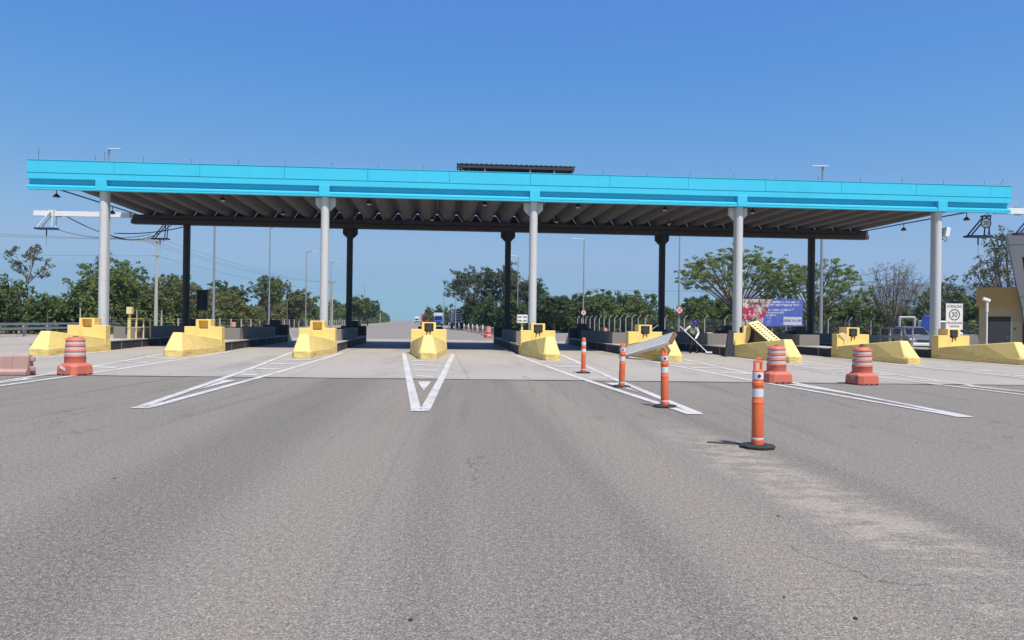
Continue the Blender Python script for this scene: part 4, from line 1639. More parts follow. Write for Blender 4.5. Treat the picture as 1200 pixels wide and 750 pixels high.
for xx in (1.45, 2.7):
    m.box(xx, xx + 0.016, 0.010, 0.018, 6.04, 7.54)
    m.box(xx, xx + 0.016, 0.010, 0.018, 0.04, 4.27)
m.build('panel_joint', 'dark metal', tower)
m = MB()
m.prism([(edge_x(4.3) + 0.46, 4.29), (edge_x(6.0) + 0.56, 6.02), (6.9, 6.02), (6.9, 4.29)], 0.22, 0.30)
w_ = m.build('window', 'window glass', tower)
m = MB()
for xx in (1.9, 3.4):
    m.box(xx, xx + 0.07, 0.15, 0.215, 4.295, 6.02)
m.build('frame', 'dark metal', w_)
m = MB()
for xx in (1.25, 1.75):
    m.bar((xx, -0.12, 0.1), (xx - 0.42, -0.02, 2.72), 0.16, 0.12)
m.build('strut', 'tower panel', tower)
m = MB()
m.box(1.9, 6.8, -0.02, 0.012, 0.3, 2.7)
m.build('lower_glazing', 'window glass', tower)

# ------------------------------------------------------------------ poles
def street_light(x, y, h, label, arms=((1, 1.0),), r=0.11, group='street lights around the plaza', z0=0.0):
    o = thing('street_light', label, 'street light', (x, y, z0), 0, group)
    m = MB()
    m.tube([(0, 0, 0), (0, 0, h * .5), (0, 0, h)], [r, r * .75, r * .5], 10)
    m.build('pole', 'galvanised steel', o, smooth=True)
    for s, l in arms:
        m = MB()
        m.tube([(0, 0, h - 0.15), (s * l * .5, -0.05, h), (s * l, -0.1, h + 0.03)], [0.05, 0.045, 0.04], 8)
        m.build('arm', 'galvanised steel', o, smooth=True)
        m = MB()
        m.loft([[(s * (l - 0.05), -0.2, h - 0.03), (s * (l - 0.05), 0.0, h - 0.03), (s * (l - 0.05), 0.0, h + 0.06), (s * (l - 0.05), -0.2, h + 0.06)],
                [(s * (l + 0.65), -0.22, h + 0.0), (s * (l + 0.65), 0.02, h + 0.0), (s * (l + 0.65), 0.0, h + 0.06), (s * (l + 0.65), -0.2, h + 0.06)]])
        m.build('lamp_head', 'cargo white', o, bevel=0.02)
    return o


street_light(-30.15, 55, 14.0, 'street light with twin lamp heads rising behind the left end of the roof', ((1, 0.10), (1, 0.30)), 0.11)
street_light(25.05, 60, 14.5, 'pale street light rising behind the right part of the roof', ((-1, 0.30), (1, -0.25)), 0.15)
street_light(-22.6, 56, 11.6, 'street light pole right of the leftmost rear column')
street_light(-27.6, 84, 12.0, 'street light over the round tree in the left gap of the canopy')
street_light(-31.8, 114, 12.0, 'distant street light just left of the second front column')
street_light(-32.9, 134, 12.0, 'distant street light between the second front and rear columns')
street_light(-43, 215, 12.0, 'very distant street light left of the far road')
street_light(8.85, 92, 12.0, 'street light carrying a small round sign, right of the middle column', ((-1, 0.8),))
street_light(16.9, 75, 12.0, 'street light with red crossed sign, right of the fourth rear column', ((-1, 0.8),))
street_light(0.85, 117, 12.0, 'distant street light in front of the low dark trees near the middle column', ((-1, 0.8),))
street_light(-9.0, 118, 6.2, 'short white lamp post before the big eucalyptus', ((-1, 0.3),), 0.10)
street_light(-19.4, 210, 12.0, 'distant white street light between the two far trucks', ((-1, 0.8),), 0.16)

round_sign('round_sign', 'small round sign with red ring on the street light right of the middle column', (8.86, 91.7, 2.85), 0.34, '8')
round_sign('round_sign', 'round red crossed sign on the street light beside the sweeping worker', (16.9, 74.7, 3.0), 0.36, None, True)

def utility_pole(x, y, h, label, z0=0.0, s=1.0, m_='pole concrete'):
    o = thing('utility_pole', label, 'utility pole', (x, y, z0), R(4), 'utility poles along the roadside')
    m = MB()
    m.tube([(0, 0, 0), (0, 0, h)], [0.19 * s, 0.11 * s], 8)
    m.build('pole', m_, o, smooth=True)
    m = MB()
    m.bar((-1.75 * s, -0.12, h - 0.12), (0.72 * s, -0.12, h - 0.12), 0.12)
    m.bar((-0.5 * s, -0.1, h - 0.15), (0, 0, h - 0.75), 0.05)
    m.bar((-0.35, -0.1, h - 1.5), (0.35, -0.1, h - 1.5), 0.08)
    m.build('crossarm', 'weathered steel', o)
    for xx in (-1.65, -0.75, 0.3, 0.65):
        m = MB()
        m.lathe([(0.03, 0), (0.06, 0.05), (0.03, 0.1), (0.055, 0.14), (0.02, 0.2)], 10, (xx * s, -0.12, h - 0.06))
        m.build('insulator', 'rusty brown', o, smooth=True)
    return o


U = [(-33.7, 70, 8.9), (-36.5, 150, 9.2), (-46, 225, 9.2), (-57, 320, 9.2)]
ul = ['concrete utility pole with crossarm, left of the leftmost rear column', 'distant utility pole between the second front column and rear column', 'small far utility pole left of the far road', 'furthest utility pole left of the far road']
for (x, y, h), l_ in zip(U, ul):
    utility_pole(x, y, h, l_)
utility_pole(16.6, 150, 8.5, 'thin distant utility pole in front of the trees right of the middle column')


def cable(p, q, sag, r, label, group='overhead wires'):
    m = MB()
    p, q = Vector(p), Vector(q)
    pts = []
    for j in range(17):
        t = j / 16
        c = p.lerp(q, t)
        c.z -= sag * 4 * t * (1 - t)
        pts.append(c)
    m.tube(pts, r, 5)
    o = m.build('cable', 'dark metal', smooth=True, fix=False)
    tag(o, label, 'cable', group)


for j, xx in enumerate((-1.65, -0.75, 0.65)):
    lab = ['outermost', 'middle', 'innermost'][j] + ' thin overhead wire entering from the left to the utility pole'
    cable((-62 + xx, 44, 8.6 + 0.25 * j), (-33.7 + xx, 69.9, 8.9), 0.7, 0.010, lab)
    for k_ in range(3):
        cable((U[k_][0] + xx, U[k_][1], U[k_][2]), (U[k_ + 1][0] + xx, U[k_ + 1][1], U[k_ + 1][2]), 1.0, 0.011,
              ['outermost', 'middle', 'innermost'][j] + [' overhead wire from the left utility pole to the next', ' overhead wire in the second span beyond the canopy', ' overhead wire in the furthest span along the road'][k_])
cable((-60, 46, 6.9), (-33.7, 70, 7.4), 0.6, 0.011, 'lowest overhead wire entering from the left above the hedge')
cable((-33.7, 70, 7.4), (-36.5, 150, 7.7), 0.8, 0.011, 'lowest overhead wire running on from the left utility pole')
cable((16.6, 150, 8.4), (52, 100, 8.0), 0.9, 0.02, 'thin wire above the trees behind the right half of the canopy')
cable((16.6, 150, 8.0), (-5, 190, 8.4), 0.9, 0.02, 'thin wire running left from the distant pole to the eucalyptus')
lx = (la[0] - 4.2, la[1] - 0.3, 6.7)
cable((la[0] - 3.2, la[1], 7.5), (la[0] + 0.3, la[1], 6.2), 0.15, 0.03, 'thick pale cable hanging from the left gantry arm', 'hanging cables')
cable((la[0] - 3.7, la[1], 6.7), (la[0] + 1.6, la[1] + 0.4, 6.55), 0.35, 0.018, 'thin cable drooping from the white antenna frame behind the leftmost column', 'hanging cables')
cable((la[0] - 0.6, la[1], 6.4), (la[0] + 2.2, la[1] + 1.8, 7.3), 0.55, 0.022, 'drooping dark cable loop right of the leftmost column', 'hanging cables')
cable((la[0] - 0.4, la[1], 6.55), (la[0] + 3.4, la[1] + 1.8, 7.32), 0.2, 0.03, 'dark cable rising to the rear beam by the dark antenna frame', 'hanging cables')
cable((ra[0] - 0.35, ra[1], 7.5), (ra[0] + 1.8, ra[1] + 3, 6.3), 0.2, 0.022, 'dark cable dropping from the right gantry arm to the tower', 'hanging cables')

# ------------------------------------------------------------------ guard rail, fences
gr = thing('guard_rail', 'two beam steel guard rail along the left roadside', 'guard rail', (-33, 42, 0))
m = MB()
gp = [(-27 - 7.2, 38), (-35.2, 48), (-37.0, 62), (-38.8, 78)]
def poly_path(pts, stepd):
    out = []
    for (x0_, y0_), (x1_, y1_) in zip(pts[:-1], pts[1:]):
        L_ = math.hypot(x1_ - x0_, y1_ - y0_)
        n_ = max(1, int(round(L_ / stepd)))
        for j in range(n_):
            out.append((x0_ + (x1_ - x0_) * j / n_, y0_ + (y1_ - y0_) * j / n_))
    out.append(pts[-1])
    return out


for (x0_, y0_), (x1_, y1_) in zip(gp[:-1], gp[1:]):
    for zz in (0.62, 0.96):
        m.bar((x0_ + 33, y0_ - 42, zz), (x1_ + 33, y1_ - 42, zz), 0.06, 0.17)
m.build('beam', 'galvanised steel', gr)
for x, y in poly_path(gp, 3.8):
    m = MB()
    m.box(x + 33 - 0.17, x + 33 - 0.04, y - 42 - 0.13, y - 42 + 0.13, 0, 1.0)
    m.build('post', 'plain concrete', gr)


def fence(path, stepd, h, label, bent=True, mesh=True, r=0.06, m_='pole concrete', wires=0):
    o = thing('fence', label, 'fence', (path[0][0], path[0][1], 0))
    ox, oy = path[0]
    pts = poly_path(path, stepd)
    for (x, y) in pts:
        m = MB()
        j = random.uniform(-0.03, 0.03)
        pp = [(x - ox, y - oy, -0.05), (x - ox + j, y - oy, h)]
        if bent:
            pp.append((x - ox + j + 0.28, y - oy - 0.15, h + 0.36))
        m.tube(pp, r, 6)
        m.build('post', m_, o)
    if mesh:
        m = MB()
        for (x0_, y0_), (x1_, y1_) in zip(path[:-1], path[1:]):
            m.add([(x0_ - ox, y0_ - oy, 0.1), (x1_ - ox, y1_ - oy, 0.1), (x1_ - ox, y1_ - oy, h), (x0_ - ox, y0_ - oy, h)], [(0, 1, 2, 3)])
        m.build('mesh', 'chain link', o, fix=False)
    if wires:
        m = MB()
        for zz in np.linspace(0.3, h - 0.1, wires):
            for (x0_, y0_), (x1_, y1_) in zip(path[:-1], path[1:]):
                m.tube([(x0_ - ox, y0_ - oy, zz), (x1_ - ox, y1_ - oy, zz)], 0.01, 4)
        m.build('wire', 'weathered steel', o, fix=False)
    return o


fence([(9.4, 106), (14.4, 80), (47, 74)], 2.1, 2.15, 'chain link fence on bent topped concrete posts behind the right lanes', r=0.065)
fence([(29.2, 45.5), (34, 46)], 1.6, 2.0, 'thin mesh fence in front of the ochre kiosk', False, True, 0.03, 'galvanised steel')
fence([(-36, 76), (-37.5, 110), (-42, 160), (-50, 240)], 4.2, 1.5, 'low wire fence on pale posts along the left roadside hedge', False, False, 0.10, 'pole concrete', 4)
fence([(-38.5, 66), (-36, 76)], 3.0, 2.3, 'few tall grey posts at the foot of the hedge left of the leftmost column', False, False, 0.06, 'pole concrete', 3)

# low concrete kerb wall across the back on the right
m = MB()
m.box(0, 34, 0, 0.25, -0.02, 0.55)
o = m.build('boundary_wall', 'grey wall concrete', loc=(13.5, 72, 0), rotz=R(-5), bevel=0.02)
tag(o, 'low grey boundary wall at the foot of the chain link fence', 'wall')

# billboard
bb = thing('billboard', 'large blue and red billboard beyond the fence, right of the fourth column', 'billboard', (25.55, 72.6, 0.0), R(-8))
m = MB()
m.box(-2.85, 2.85, 0, 0.08, -1.35, 1.3)
pb = m.build('panel', 'billboard print', bb, loc=(0, 0, 2.85))
for xx in (-2.4, 0, 2.4):
    m = MB()
    m.bar((xx, 0.16, 0), (xx, 0.16, 4.1), 0.12)
    m.build('support', 'weathered steel', bb)

# ------------------------------------------------------------------ vehicles
def wheel(parent, x, y, r, w, name='wheel'):
    m = MB()
    m.lathe([(r * .62, -w / 2), (r * .95, -w / 2), (r, -w * .35), (r, w * .35), (r * .95, w / 2), (r * .62, w / 2)], 24, (x, y, r), 'y')
    wh_ = m.build(name, 'black rubber', parent, smooth=True)
    m = MB()
    m.lathe([(r * .2, -w * .49), (r * .6, -w * .44), (r * .6, w * .44), (r * .2, w * .49)], 18, (x, y, r), 'y')
    m.build('rim', 'galvanised steel', wh_, smooth=True)


def suv(loc, rotz, label):
    o = thing('parked_car', label, 'car', loc, rotz)
    # side profile (x forward), lower body with wheel openings
    def arch(cx):
        return [(cx + 0.42 * math.cos(t), 0.34 + 0.40 * math.sin(t)) for t in np.linspace(math.pi, 0, 9)]
    low = [(-2.1, 0.35)] + [(-1.75, 0.28)] + arch(-1.3) + arch(1.3) + [(1.78, 0.26), (2.12, 0.36), (2.16, 0.62), (2.08, 0.82), (1.9, 0.92), (1.05, 1.06), (-1.9, 1.08), (-2.12, 0.95), (-2.15, 0.6)]
    m = MB()
    m.prism(low, -0.87, 0.87, 'xz')
    b = m.build('body', 'silver car paint', o, bevel=0.05, smooth=True, angle=35)
    m = MB()
    def ring(s, z, x0_, x1_, w):
        return [(x0_, -w, z), (x1_, -w, z), (x1_, w, z), (x0_, w, z)]
    m.loft([ring(0, 1.05, -2.0, 1.05, 0.82), ring(0, 1.30, -1.88, 0.68, 0.77), ring(0, 1.58, -1.65, 0.22, 0.66), ring(0, 1.64, -1.45, 0.02, 0.60)])
    m.build('cabin', 'silver car paint', o, bevel=0.04, smooth=True, angle=35)
    for s in (-1, 1):
        for x0_, x1_ in ((-1.62, -0.72), (-0.62, 0.42)):
            m = MB()
            m.add([(x0_, s * 0.826, 1.10), (x1_ + .28, s * 0.826, 1.10), (x1_ - 0.02, s * 0.70, 1.54), (x0_ + 0.12, s * 0.70, 1.54)], [(0, 1, 2, 3)])
            m.build('side_window', 'window glass', o, fix=False)
    m = MB()
    m.add([(1.02, -0.72, 1.10), (1.02, 0.72, 1.10), (0.30, 0.60, 1.56), (0.30, -0.60, 1.56)], [(0, 1, 2, 3)])
    m.build('windscreen', 'window glass', o, fix=False)
    for s in (-1, 1):
        wheel(o, 1.3, s * 0.78, 0.34, 0.22)
        wheel(o, -1.3, s * 0.78, 0.34, 0.22)
        m = MB()
        m.box(1.80, 2.12, s * 0.70 - 0.17, s * 0.70 + 0.16, 0.66, 0.82)
        m.build('headlight', 'headlight glass', o, bevel=0.04)
        m = MB()
        m.box(0.62, 0.78, s * 0.95 - 0.09, s * 0.95 + 0.09, 1.06, 1.20)
        m.build('mirror', 'silver car paint', o, bevel=0.03)
    m = MB()
    m.box(2.05, 2.24, -0.8, 0.8, 0.32, 0.54)
    m.build('bumper', 'white car paint', o, bevel=0.05)
    m = MB()
    m.box(2.10, 2.175, -0.4, 0.4, 0.58, 0.74)
    m.build('grille', 'dark metal', o)
    return o


suv((28.15, 52.0, 0.0), R(-100), 'silver car parked behind the grey railing left of the rightmost column')


def truck(loc, rotz, label, box_m, cab_m, L_=7.0, wbox=2.5, hbox=2.75, slats=True, front=False, name='truck'):
    """cargo truck, its tail towards -y of its own frame"""
    o = thing(name, label, 'truck', loc, rotz)
    m = MB()
    m.box(-wbox / 2, wbox / 2, 0, L_, 1.15, 1.15 + hbox)
    m.build('cargo_box', box_m, o, bevel=0.03)
    if slats:
        m = MB()
        for j in range(5):
            z = 1.5 + j * 0.48
            m.box(-wbox * 0.28, wbox * 0.22, -0.02, -0.003, z, z + 0.22)
        m.box(-0.02, 0.02, -0.015, -0.003, 1.2, 1.1 + hbox)
        m.build('door_gap', 'dark metal', o)
    m = MB()
    m.box(-wbox / 2 - 0.012, -wbox / 2 - 0.002, 0.3, L_ - 0.2, 1.3, 1.0 + hbox)
    m.build('side_sheet', 'dark slab', o)
    m = MB()
    m.box(-0.5, 0.5, 0.1, L_ + 2.4, 0.75, 1.14)
    m.box(-wbox / 2, wbox / 2, -0.06, 0.04, 0.55, 0.75)
    m.build('chassis', 'dark metal', o)
    for s in (-1, 1):
        m = MB()
        m.box(s * 0.95 - 0.2, s * 0.95 + 0.2, -0.09, -0.062, 0.58, 0.72)
        m.build('tail_light', 'tail light red', o)
        for y in (0.9, 2.2, L_ + 1.4):
            m = MB()
            m.lathe([(0.3, -0.15), (0.48, -0.15), (0.5, -0.1), (0.5, 0.1), (0.48, 0.15), (0.3, 0.15)], 20, (s * 0.95, y, 0.5), 'x')
            m.build('wheel', 'black rubber', o, smooth=True)
    m = MB()
    m.loft([[(-1.2, L_ + 0.4, 0.8), (1.2, L_ + 0.4, 0.8), (1.2, L_ + 0.4, 2.9), (-1.2, L_ + 0.4, 2.9)], [(-1.2, L_ + 2.2, 0.8), (1.2, L_ + 2.2, 0.8), (1.15, L_ + 1.9, 2.8), (-1.15, L_ + 1.9, 2.8)]])
    m.build('cab', cab_m, o, bevel=0.08)
    return o


truck((-10.15, 138, 0.125), R(6), 'white box truck seen from behind, waiting beyond the plaza', 'cargo white', 'white car paint')


def front_truck(loc, rotz, label, cab_m, box_m, name='truck'):
    o = thing(name, label, 'truck', loc, rotz, 'oncoming trucks far down the road')
    m = MB()
    m.loft([[(-1.2, 0, 0.6), (1.2, 0, 0.6), (1.2, 0, 1.6), (1.12, 0.25, 2.9), (-1.12, 0.25, 2.9), (-1.2, 0, 1.6)], [(-1.2, 2.0, 0.6), (1.2, 2.0, 0.6), (1.2, 2.0, 1.6), (1.12, 2.0, 2.9), (-1.12, 2.0, 2.9), (-1.2, 2.0, 1.6)]])
    m.build('cab', cab_m, o, bevel=0.06)
    m = MB()
    m.add([(-1.0, 0.055, 1.75), (1.0, 0.055, 1.75), (0.95, 0.20, 2.65), (-0.95, 0.20, 2.65)], [(0, 1, 2, 3)])
    m.build('windscreen', 'window glass', o, fix=False)
    m = MB()
    m.box(-1.0, 1.0, -0.05, -0.005, 0.75, 1.3)
    m.build('grille', 'dark metal', o)
    m = MB()
    m.box(-1.25, 1.25, 2.2, 9, 1.0, 3.7)
    m.build('cargo_box', box_m, o, bevel=0.03)
    for s in (-1, 1):
        for y in (1.0, 6.5, 7.8):
            m = MB()
            m.lathe([(0.3, -0.15), (0.5, -0.12), (0.5, 0.12), (0.3, 0.15)], 18, (s * 1.0, y, 0.5), 'x')
            m.build('wheel', 'black rubber', o, smooth=True)
        m = MB()
        m.box(s * 0.9 - 0.18, s * 0.9 + 0.18, -0.06, -0.008, 0.85, 1.05)
        m.build('headlight', 'headlight glass', o)
    return o


front_truck((-20.4, 205, 0.125), R(6), 'blue and white truck facing the camera, left of the box truck', 'blue paint', 'cargo white')
front_truck((-27.6, 262, 0.125), R(6), 'pale reddish truck far behind the blue one', 'faded pink plastic', 'faded pink plastic')
front_truck((-33.5, 330, 0.125), R(6), 'tiny white truck furthest along the road', 'white car paint', 'cargo white')
for j, (x, y, mt, lab) in enumerate([(-54, 420, 'white car paint', 'tiny white van far down the left carriageway'), (-29.4, 250, 'sign red', 'tiny red truck in the far traffic queue')]):
    front_truck((x, y, 0.125), R(6), lab, mt, mt)

# white truck with a blue load, behind the silver car
wt = thing('parked_truck', 'white cab truck with blue load parked behind the silver car', 'truck', (30.2, 54.85, 0.0), R(-116))
m = MB()
m.grid([-1.1, -1.02, 1.02, 1.1], [-1.35, -1.27, -0.38, -0.30], [0.7, 1.45, 2.25, 2.38], lambda x, y, z: z < 1.45 or z > 2.25 or (abs(x) > 1.02 and (y < -1.27 or y > -0.38)) or (abs(x) < 1.02 and y > -0.38))
m.build('cab', 'white car paint', wt, bevel=0.03)
m = MB()
m.box(-0.55, 0.55, -0.85, -0.5, 1.46, 2.0)
m.build('seat', 'dark slab', wt, bevel=0.08)
m = MB()
m.box(-1.1, 1.1, 0.0, 3.6, 0.8, 1.1)
m.build('flat_bed', 'weathered steel', wt)
m = MB()
m.prism([(0.02, 1.11), (0.25, 2.45), (0.85, 2.5), (0.95, 1.11)], -0.9, 0.9, 'yz')
m.build('load_cover', 'blue paint', wt, bevel=0.06)
for s in (-1, 1):
    for y in (-0.8, 2.6):
        m = MB()
        m.lathe([(0.25, -0.12), (0.42, -0.1), (0.42, 0.1), (0.25, 0.12)], 18, (s * 0.9, y, 0.42), 'x')
        m.build('wheel', 'black rubber', wt, smooth=True)
wt2 = thing('parked_van', 'white van half hidden right of the rightmost column', 'van', (33.75, 58.4, 0.0), R(-14))
m = MB()
m.prism([(-2.4, 0.45), (-2.4, 1.2), (-1.6, 1.35), (-1.1, 2.1), (2.3, 2.15), (2.4, 0.45)], -0.95, 0.95, 'yz')
m.build('body', 'white car paint', wt2, bevel=0.08)
m = MB()
m.add([(-0.8, -1.62, 1.40), (0.8, -1.62, 1.40), (0.75, -1.15, 2.03), (-0.75, -1.15, 2.03)], [(0, 1, 2, 3)])
m.build('windscreen', 'window glass', wt2, fix=False)
for s in (-1, 1):
    for y in (-1.5, 1.5):
        m = MB()
        m.lathe([(0.2, -0.1), (0.35, -0.1), (0.35, 0.1), (0.2, 0.1)], 18, (s * 0.88, y, 0.35), 'x')
        m.build('wheel', 'black rubber', wt2, smooth=True)

# ------------------------------------------------------------------ worker
def skin_mesh(name, joints, edges, m_, parent, levels=2, root=0):
    me = bpy.data.meshes.new(name)
    me.from_pydata([j[:3] for j in joints], edges, [])
    o = bpy.data.objects.new(name, me)
    col.objects.link(o)
    md = o.modifiers.new('skin', 'SKIN')
    md.use_smooth_shade = True
    for i, s in enumerate(me.skin_vertices[0].data):
        r = joints[i][3]
        s.radius = (r, joints[i][4] if len(joints[i]) > 4 else r)
        s.use_root = (i == root)
    sb = o.modifiers.new('sub', 'SUBSURF')
    sb.levels = sb.render_levels = levels
    dg = bpy.context.evaluated_depsgraph_get()
    me2 = bpy.data.meshes.new_from_object(o.evaluated_get(dg))
    bpy.data.objects.remove(o)
    me2.name = name
    me2.materials.clear()
    me2.materials.append(MATS[m_])
    for p in me2.polygons:
        p.use_smooth = True
    o2 = bpy.data.objects.new(name, me2)
    col.objects.link(o2)
    if parent is not None:
        o2.parent = parent
    return o2


wx, wy = 9.22, 37.6
man = thing('person', 'bent worker in blue cap and green vest sweeping beside the seventh island', 'person', (wx, wy, G(wy) + 0.002), 0)
# x right, y away; he leans forward to the left, both hands on the pole
J = [(0.02, 0.0, 0.90, 0.145, 0.12),      # 0 pelvis
     (-0.05, -0.10, 1.07, 0.14, 0.11),    # 1 waist
     (-0.10, -0.22, 1.22, 0.155, 0.12),   # 2 chest
     (-0.11, -0.29, 1.33, 0.09),          # 3 upper chest
     (-0.09, -0.36, 1.40, 0.055),         # 4 neck
     (-0.06, -0.42, 1.46, 0.085),         # 5 head low
     (-0.04, -0.45, 1.545, 0.092),         # 6 head
     (-0.29, -0.25, 1.31, 0.062),         # 7 L shoulder
     (-0.47, -0.20, 1.12, 0.048),         # 8 L elbow
     (-0.53, -0.24, 1.20, 0.033),         # 9 L wrist
     (-0.575, -0.265, 1.19, 0.030),         # 10 L palm
     (0.09, -0.28, 1.31, 0.062),          # 11 R shoulder
     (0.20, -0.28, 1.02, 0.048),          # 12 R elbow
     (-0.02, -0.50, 0.72, 0.033),          # 13 R wrist
     (-0.075, -0.635, 0.655, 0.030),         # 14 R palm
     (-0.10, 0.0, 0.86, 0.105),           # 15 L hip
     (-0.12, -0.06, 0.48, 0.065),         # 16 L knee
     (-0.13, 0.02, 0.10, 0.042),          # 17 L ankle
     (-0.16, -0.12, 0.045, 0.036),        # 18 L toe
     (0.13, 0.01, 0.86, 0.105),           # 19 R hip
     (0.17, -0.05, 0.48, 0.065),          # 20 R knee
     (0.19, 0.05, 0.10, 0.042),           # 21 R ankle
     (0.17, -0.09, 0.045, 0.036)]         # 22 R toe
E = [(0, 1), (1, 2), (2, 3), (3, 4), (4, 5), (5, 6), (3, 7), (7, 8), (8, 9), (9, 10), (3, 11), (11, 12), (12, 13), (13, 14),
     (0, 15), (15, 16), (16, 17), (17, 18), (0, 19), (19, 20), (20, 21), (21, 22)]
skin_mesh('body', J, E, 'skin', man)


def sub(idx, grow, m_, name, extra=None):
    mp = {v: i for i, v in enumerate(idx)}
    jj = [tuple(list(J[v][:3]) + [r + grow for r in J[v][3:]]) for v in idx]
    ee = [(mp[a_], mp[b_]) for a_, b_ in E if a_ in mp and b_ in mp]
    return skin_mesh(name, jj, ee, m_, man)


sub([0, 15, 16, 17, 19, 20, 21], 0.018, 'dark trousers', 'trousers')
sub([0, 1, 2, 3, 7, 8, 9, 11, 12, 13], 0.014, 'white shirt', 'shirt')
J2 = [(0.02, 0.0, 0.93, 0.17, 0.145), (-0.05, -0.10, 1.07, 0.165, 0.135), (-0.10, -0.22, 1.22, 0.185, 0.145), (-0.105, -0.275, 1.30, 0.15, 0.12), (-0.25, -0.25, 1.305, 0.082), (0.055, -0.28, 1.305, 0.082)]
skin_mesh('vest', J2, [(0, 1), (1, 2), (2, 3), (3, 4), (3, 5)], 'vest green', man)
m = MB()
m.lathe([(0.112, -0.02), (0.115, 0.03), (0.10, 0.085), (0.06, 0.115), (0.01, 0.122)], 20)
m.box(-0.08, 0.08, -0.19, -0.06, -0.02, -0.005)
cap = m.build('cap', 'blue cap', man, loc=(-0.04, -0.455, 1.54), smooth=True)
cap.rotation_euler = (R(18), 0, R(8))
for bx_, side_ in ((17, -1), (21, 1)):
    a_, t_ = J[bx_], J[bx_ + 1]
    skin_mesh('boot', [(a_[0], a_[1], 0.16, 0.055), (a_[0], a_[1] + 0.02, 0.065, 0.058), (t_[0], t_[1], 0.05, 0.05), (t_[0] - 0.01, t_[1] - 0.06, 0.045, 0.04)], [(0, 1), (1, 2), (2, 3)], 'black rubber', man, 2, 1)
# hands closed round the pole
tp_h, bt_h = Vector((-0.72, -0.18, 1.36)), Vector((0.44, -1.05, 0.10))
pd = (bt_h - tp_h).normalized()
for pi_, name in ((10, 'hand'), (14, 'hand')):
    c = Vector(J[pi_][:3])
    jj = [(c.x, c.y + 0.02, c.z, 0.028, 0.02), ]
    ee = []
    for f_, ln in enumerate((0.075, 0.085, 0.08, 0.065)):
        off = pd * (0.03 - 0.02 * f_)
        k0 = c + off
        k1 = k0 + Vector((0.0, -ln * 0.55, 0.02))
        k2 = k1 + Vector((0.02, -0.01, -0.03))
        k3 = k2 + Vector((0.015, 0.03, -0.012))
        b_ = len(jj)
        for q_, r_ in ((k0, .010), (k1, .009), (k2, .0085), (k3, .0075)):
            jj.append((q_.x, q_.y, q_.z, r_))
        ee += [(0, b_), (b_, b_ + 1), (b_ + 1, b_ + 2), (b_ + 2, b_ + 3)]
    b_ = len(jj)
    for q_, r_ in ((c + Vector((0.015, 0.0, 0.03)), .011), (c + Vector((0.03, -0.03, 0.025)), .010), (c + Vector((0.03, -0.055, 0.0)), .008)):
        jj.append((q_.x, q_.y, q_.z, r_))
    ee += [(0, b_), (b_, b_ + 1), (b_ + 1, b_ + 2)]
    skin_mesh('hand', jj, ee, 'skin', man, 1)
# face
m = MB()
m.lathe([(0.006, -0.02), (0.016, 0.0), (0.006, 0.018)], 8, (-0.055, -0.542, 1.49))
m.build('nose', 'skin', man, smooth=True)
m = MB()
for s in (-1, 1):
    m.lathe([(0.004, -0.008), (0.011, 0.0), (0.004, 0.008)], 8, (-0.055 + s * 0.035, -0.532, 1.515))
m.build('eye', 'sign black', man)
m = MB()
m.box(-0.08, -0.03, -0.529, -0.518, 1.45, 1.457)
m.build('mouth', 'dark cavity', man)
# broom
br = thing('broom', 'long pale handled broom held by the bent worker', 'broom', (wx, wy, G(wy)), 0)
m = MB()
tp_ = Vector((-0.72, -0.18, 1.36))
bt_ = Vector((0.44, -1.05, 0.10))
m.tube([tp_, bt_], 0.02, 10)
m.build('handle', 'white paint', br, smooth=True)
m = MB()
m.box(bt_.x - 0.08, bt_.x + 0.24, bt_.y - 0.05, bt_.y + 0.05, 0.05, 0.13)
m.build('head', 'white paint', br, bevel=0.01)
m = MB()
m.box(bt_.x - 0.07, bt_.x + 0.23, bt_.y - 0.04, bt_.y + 0.04, 0.002, 0.05)
m.build('bristles', 'black rubber', br)

# ------------------------------------------------------------------ trees
def bez(p0, p1, p2, n):
    return [p0 * (1 - t) ** 2 + p1 * (2 * t * (1 - t)) + p2 * t * t for t in [i_ / n for i_ in range(n + 1)]]


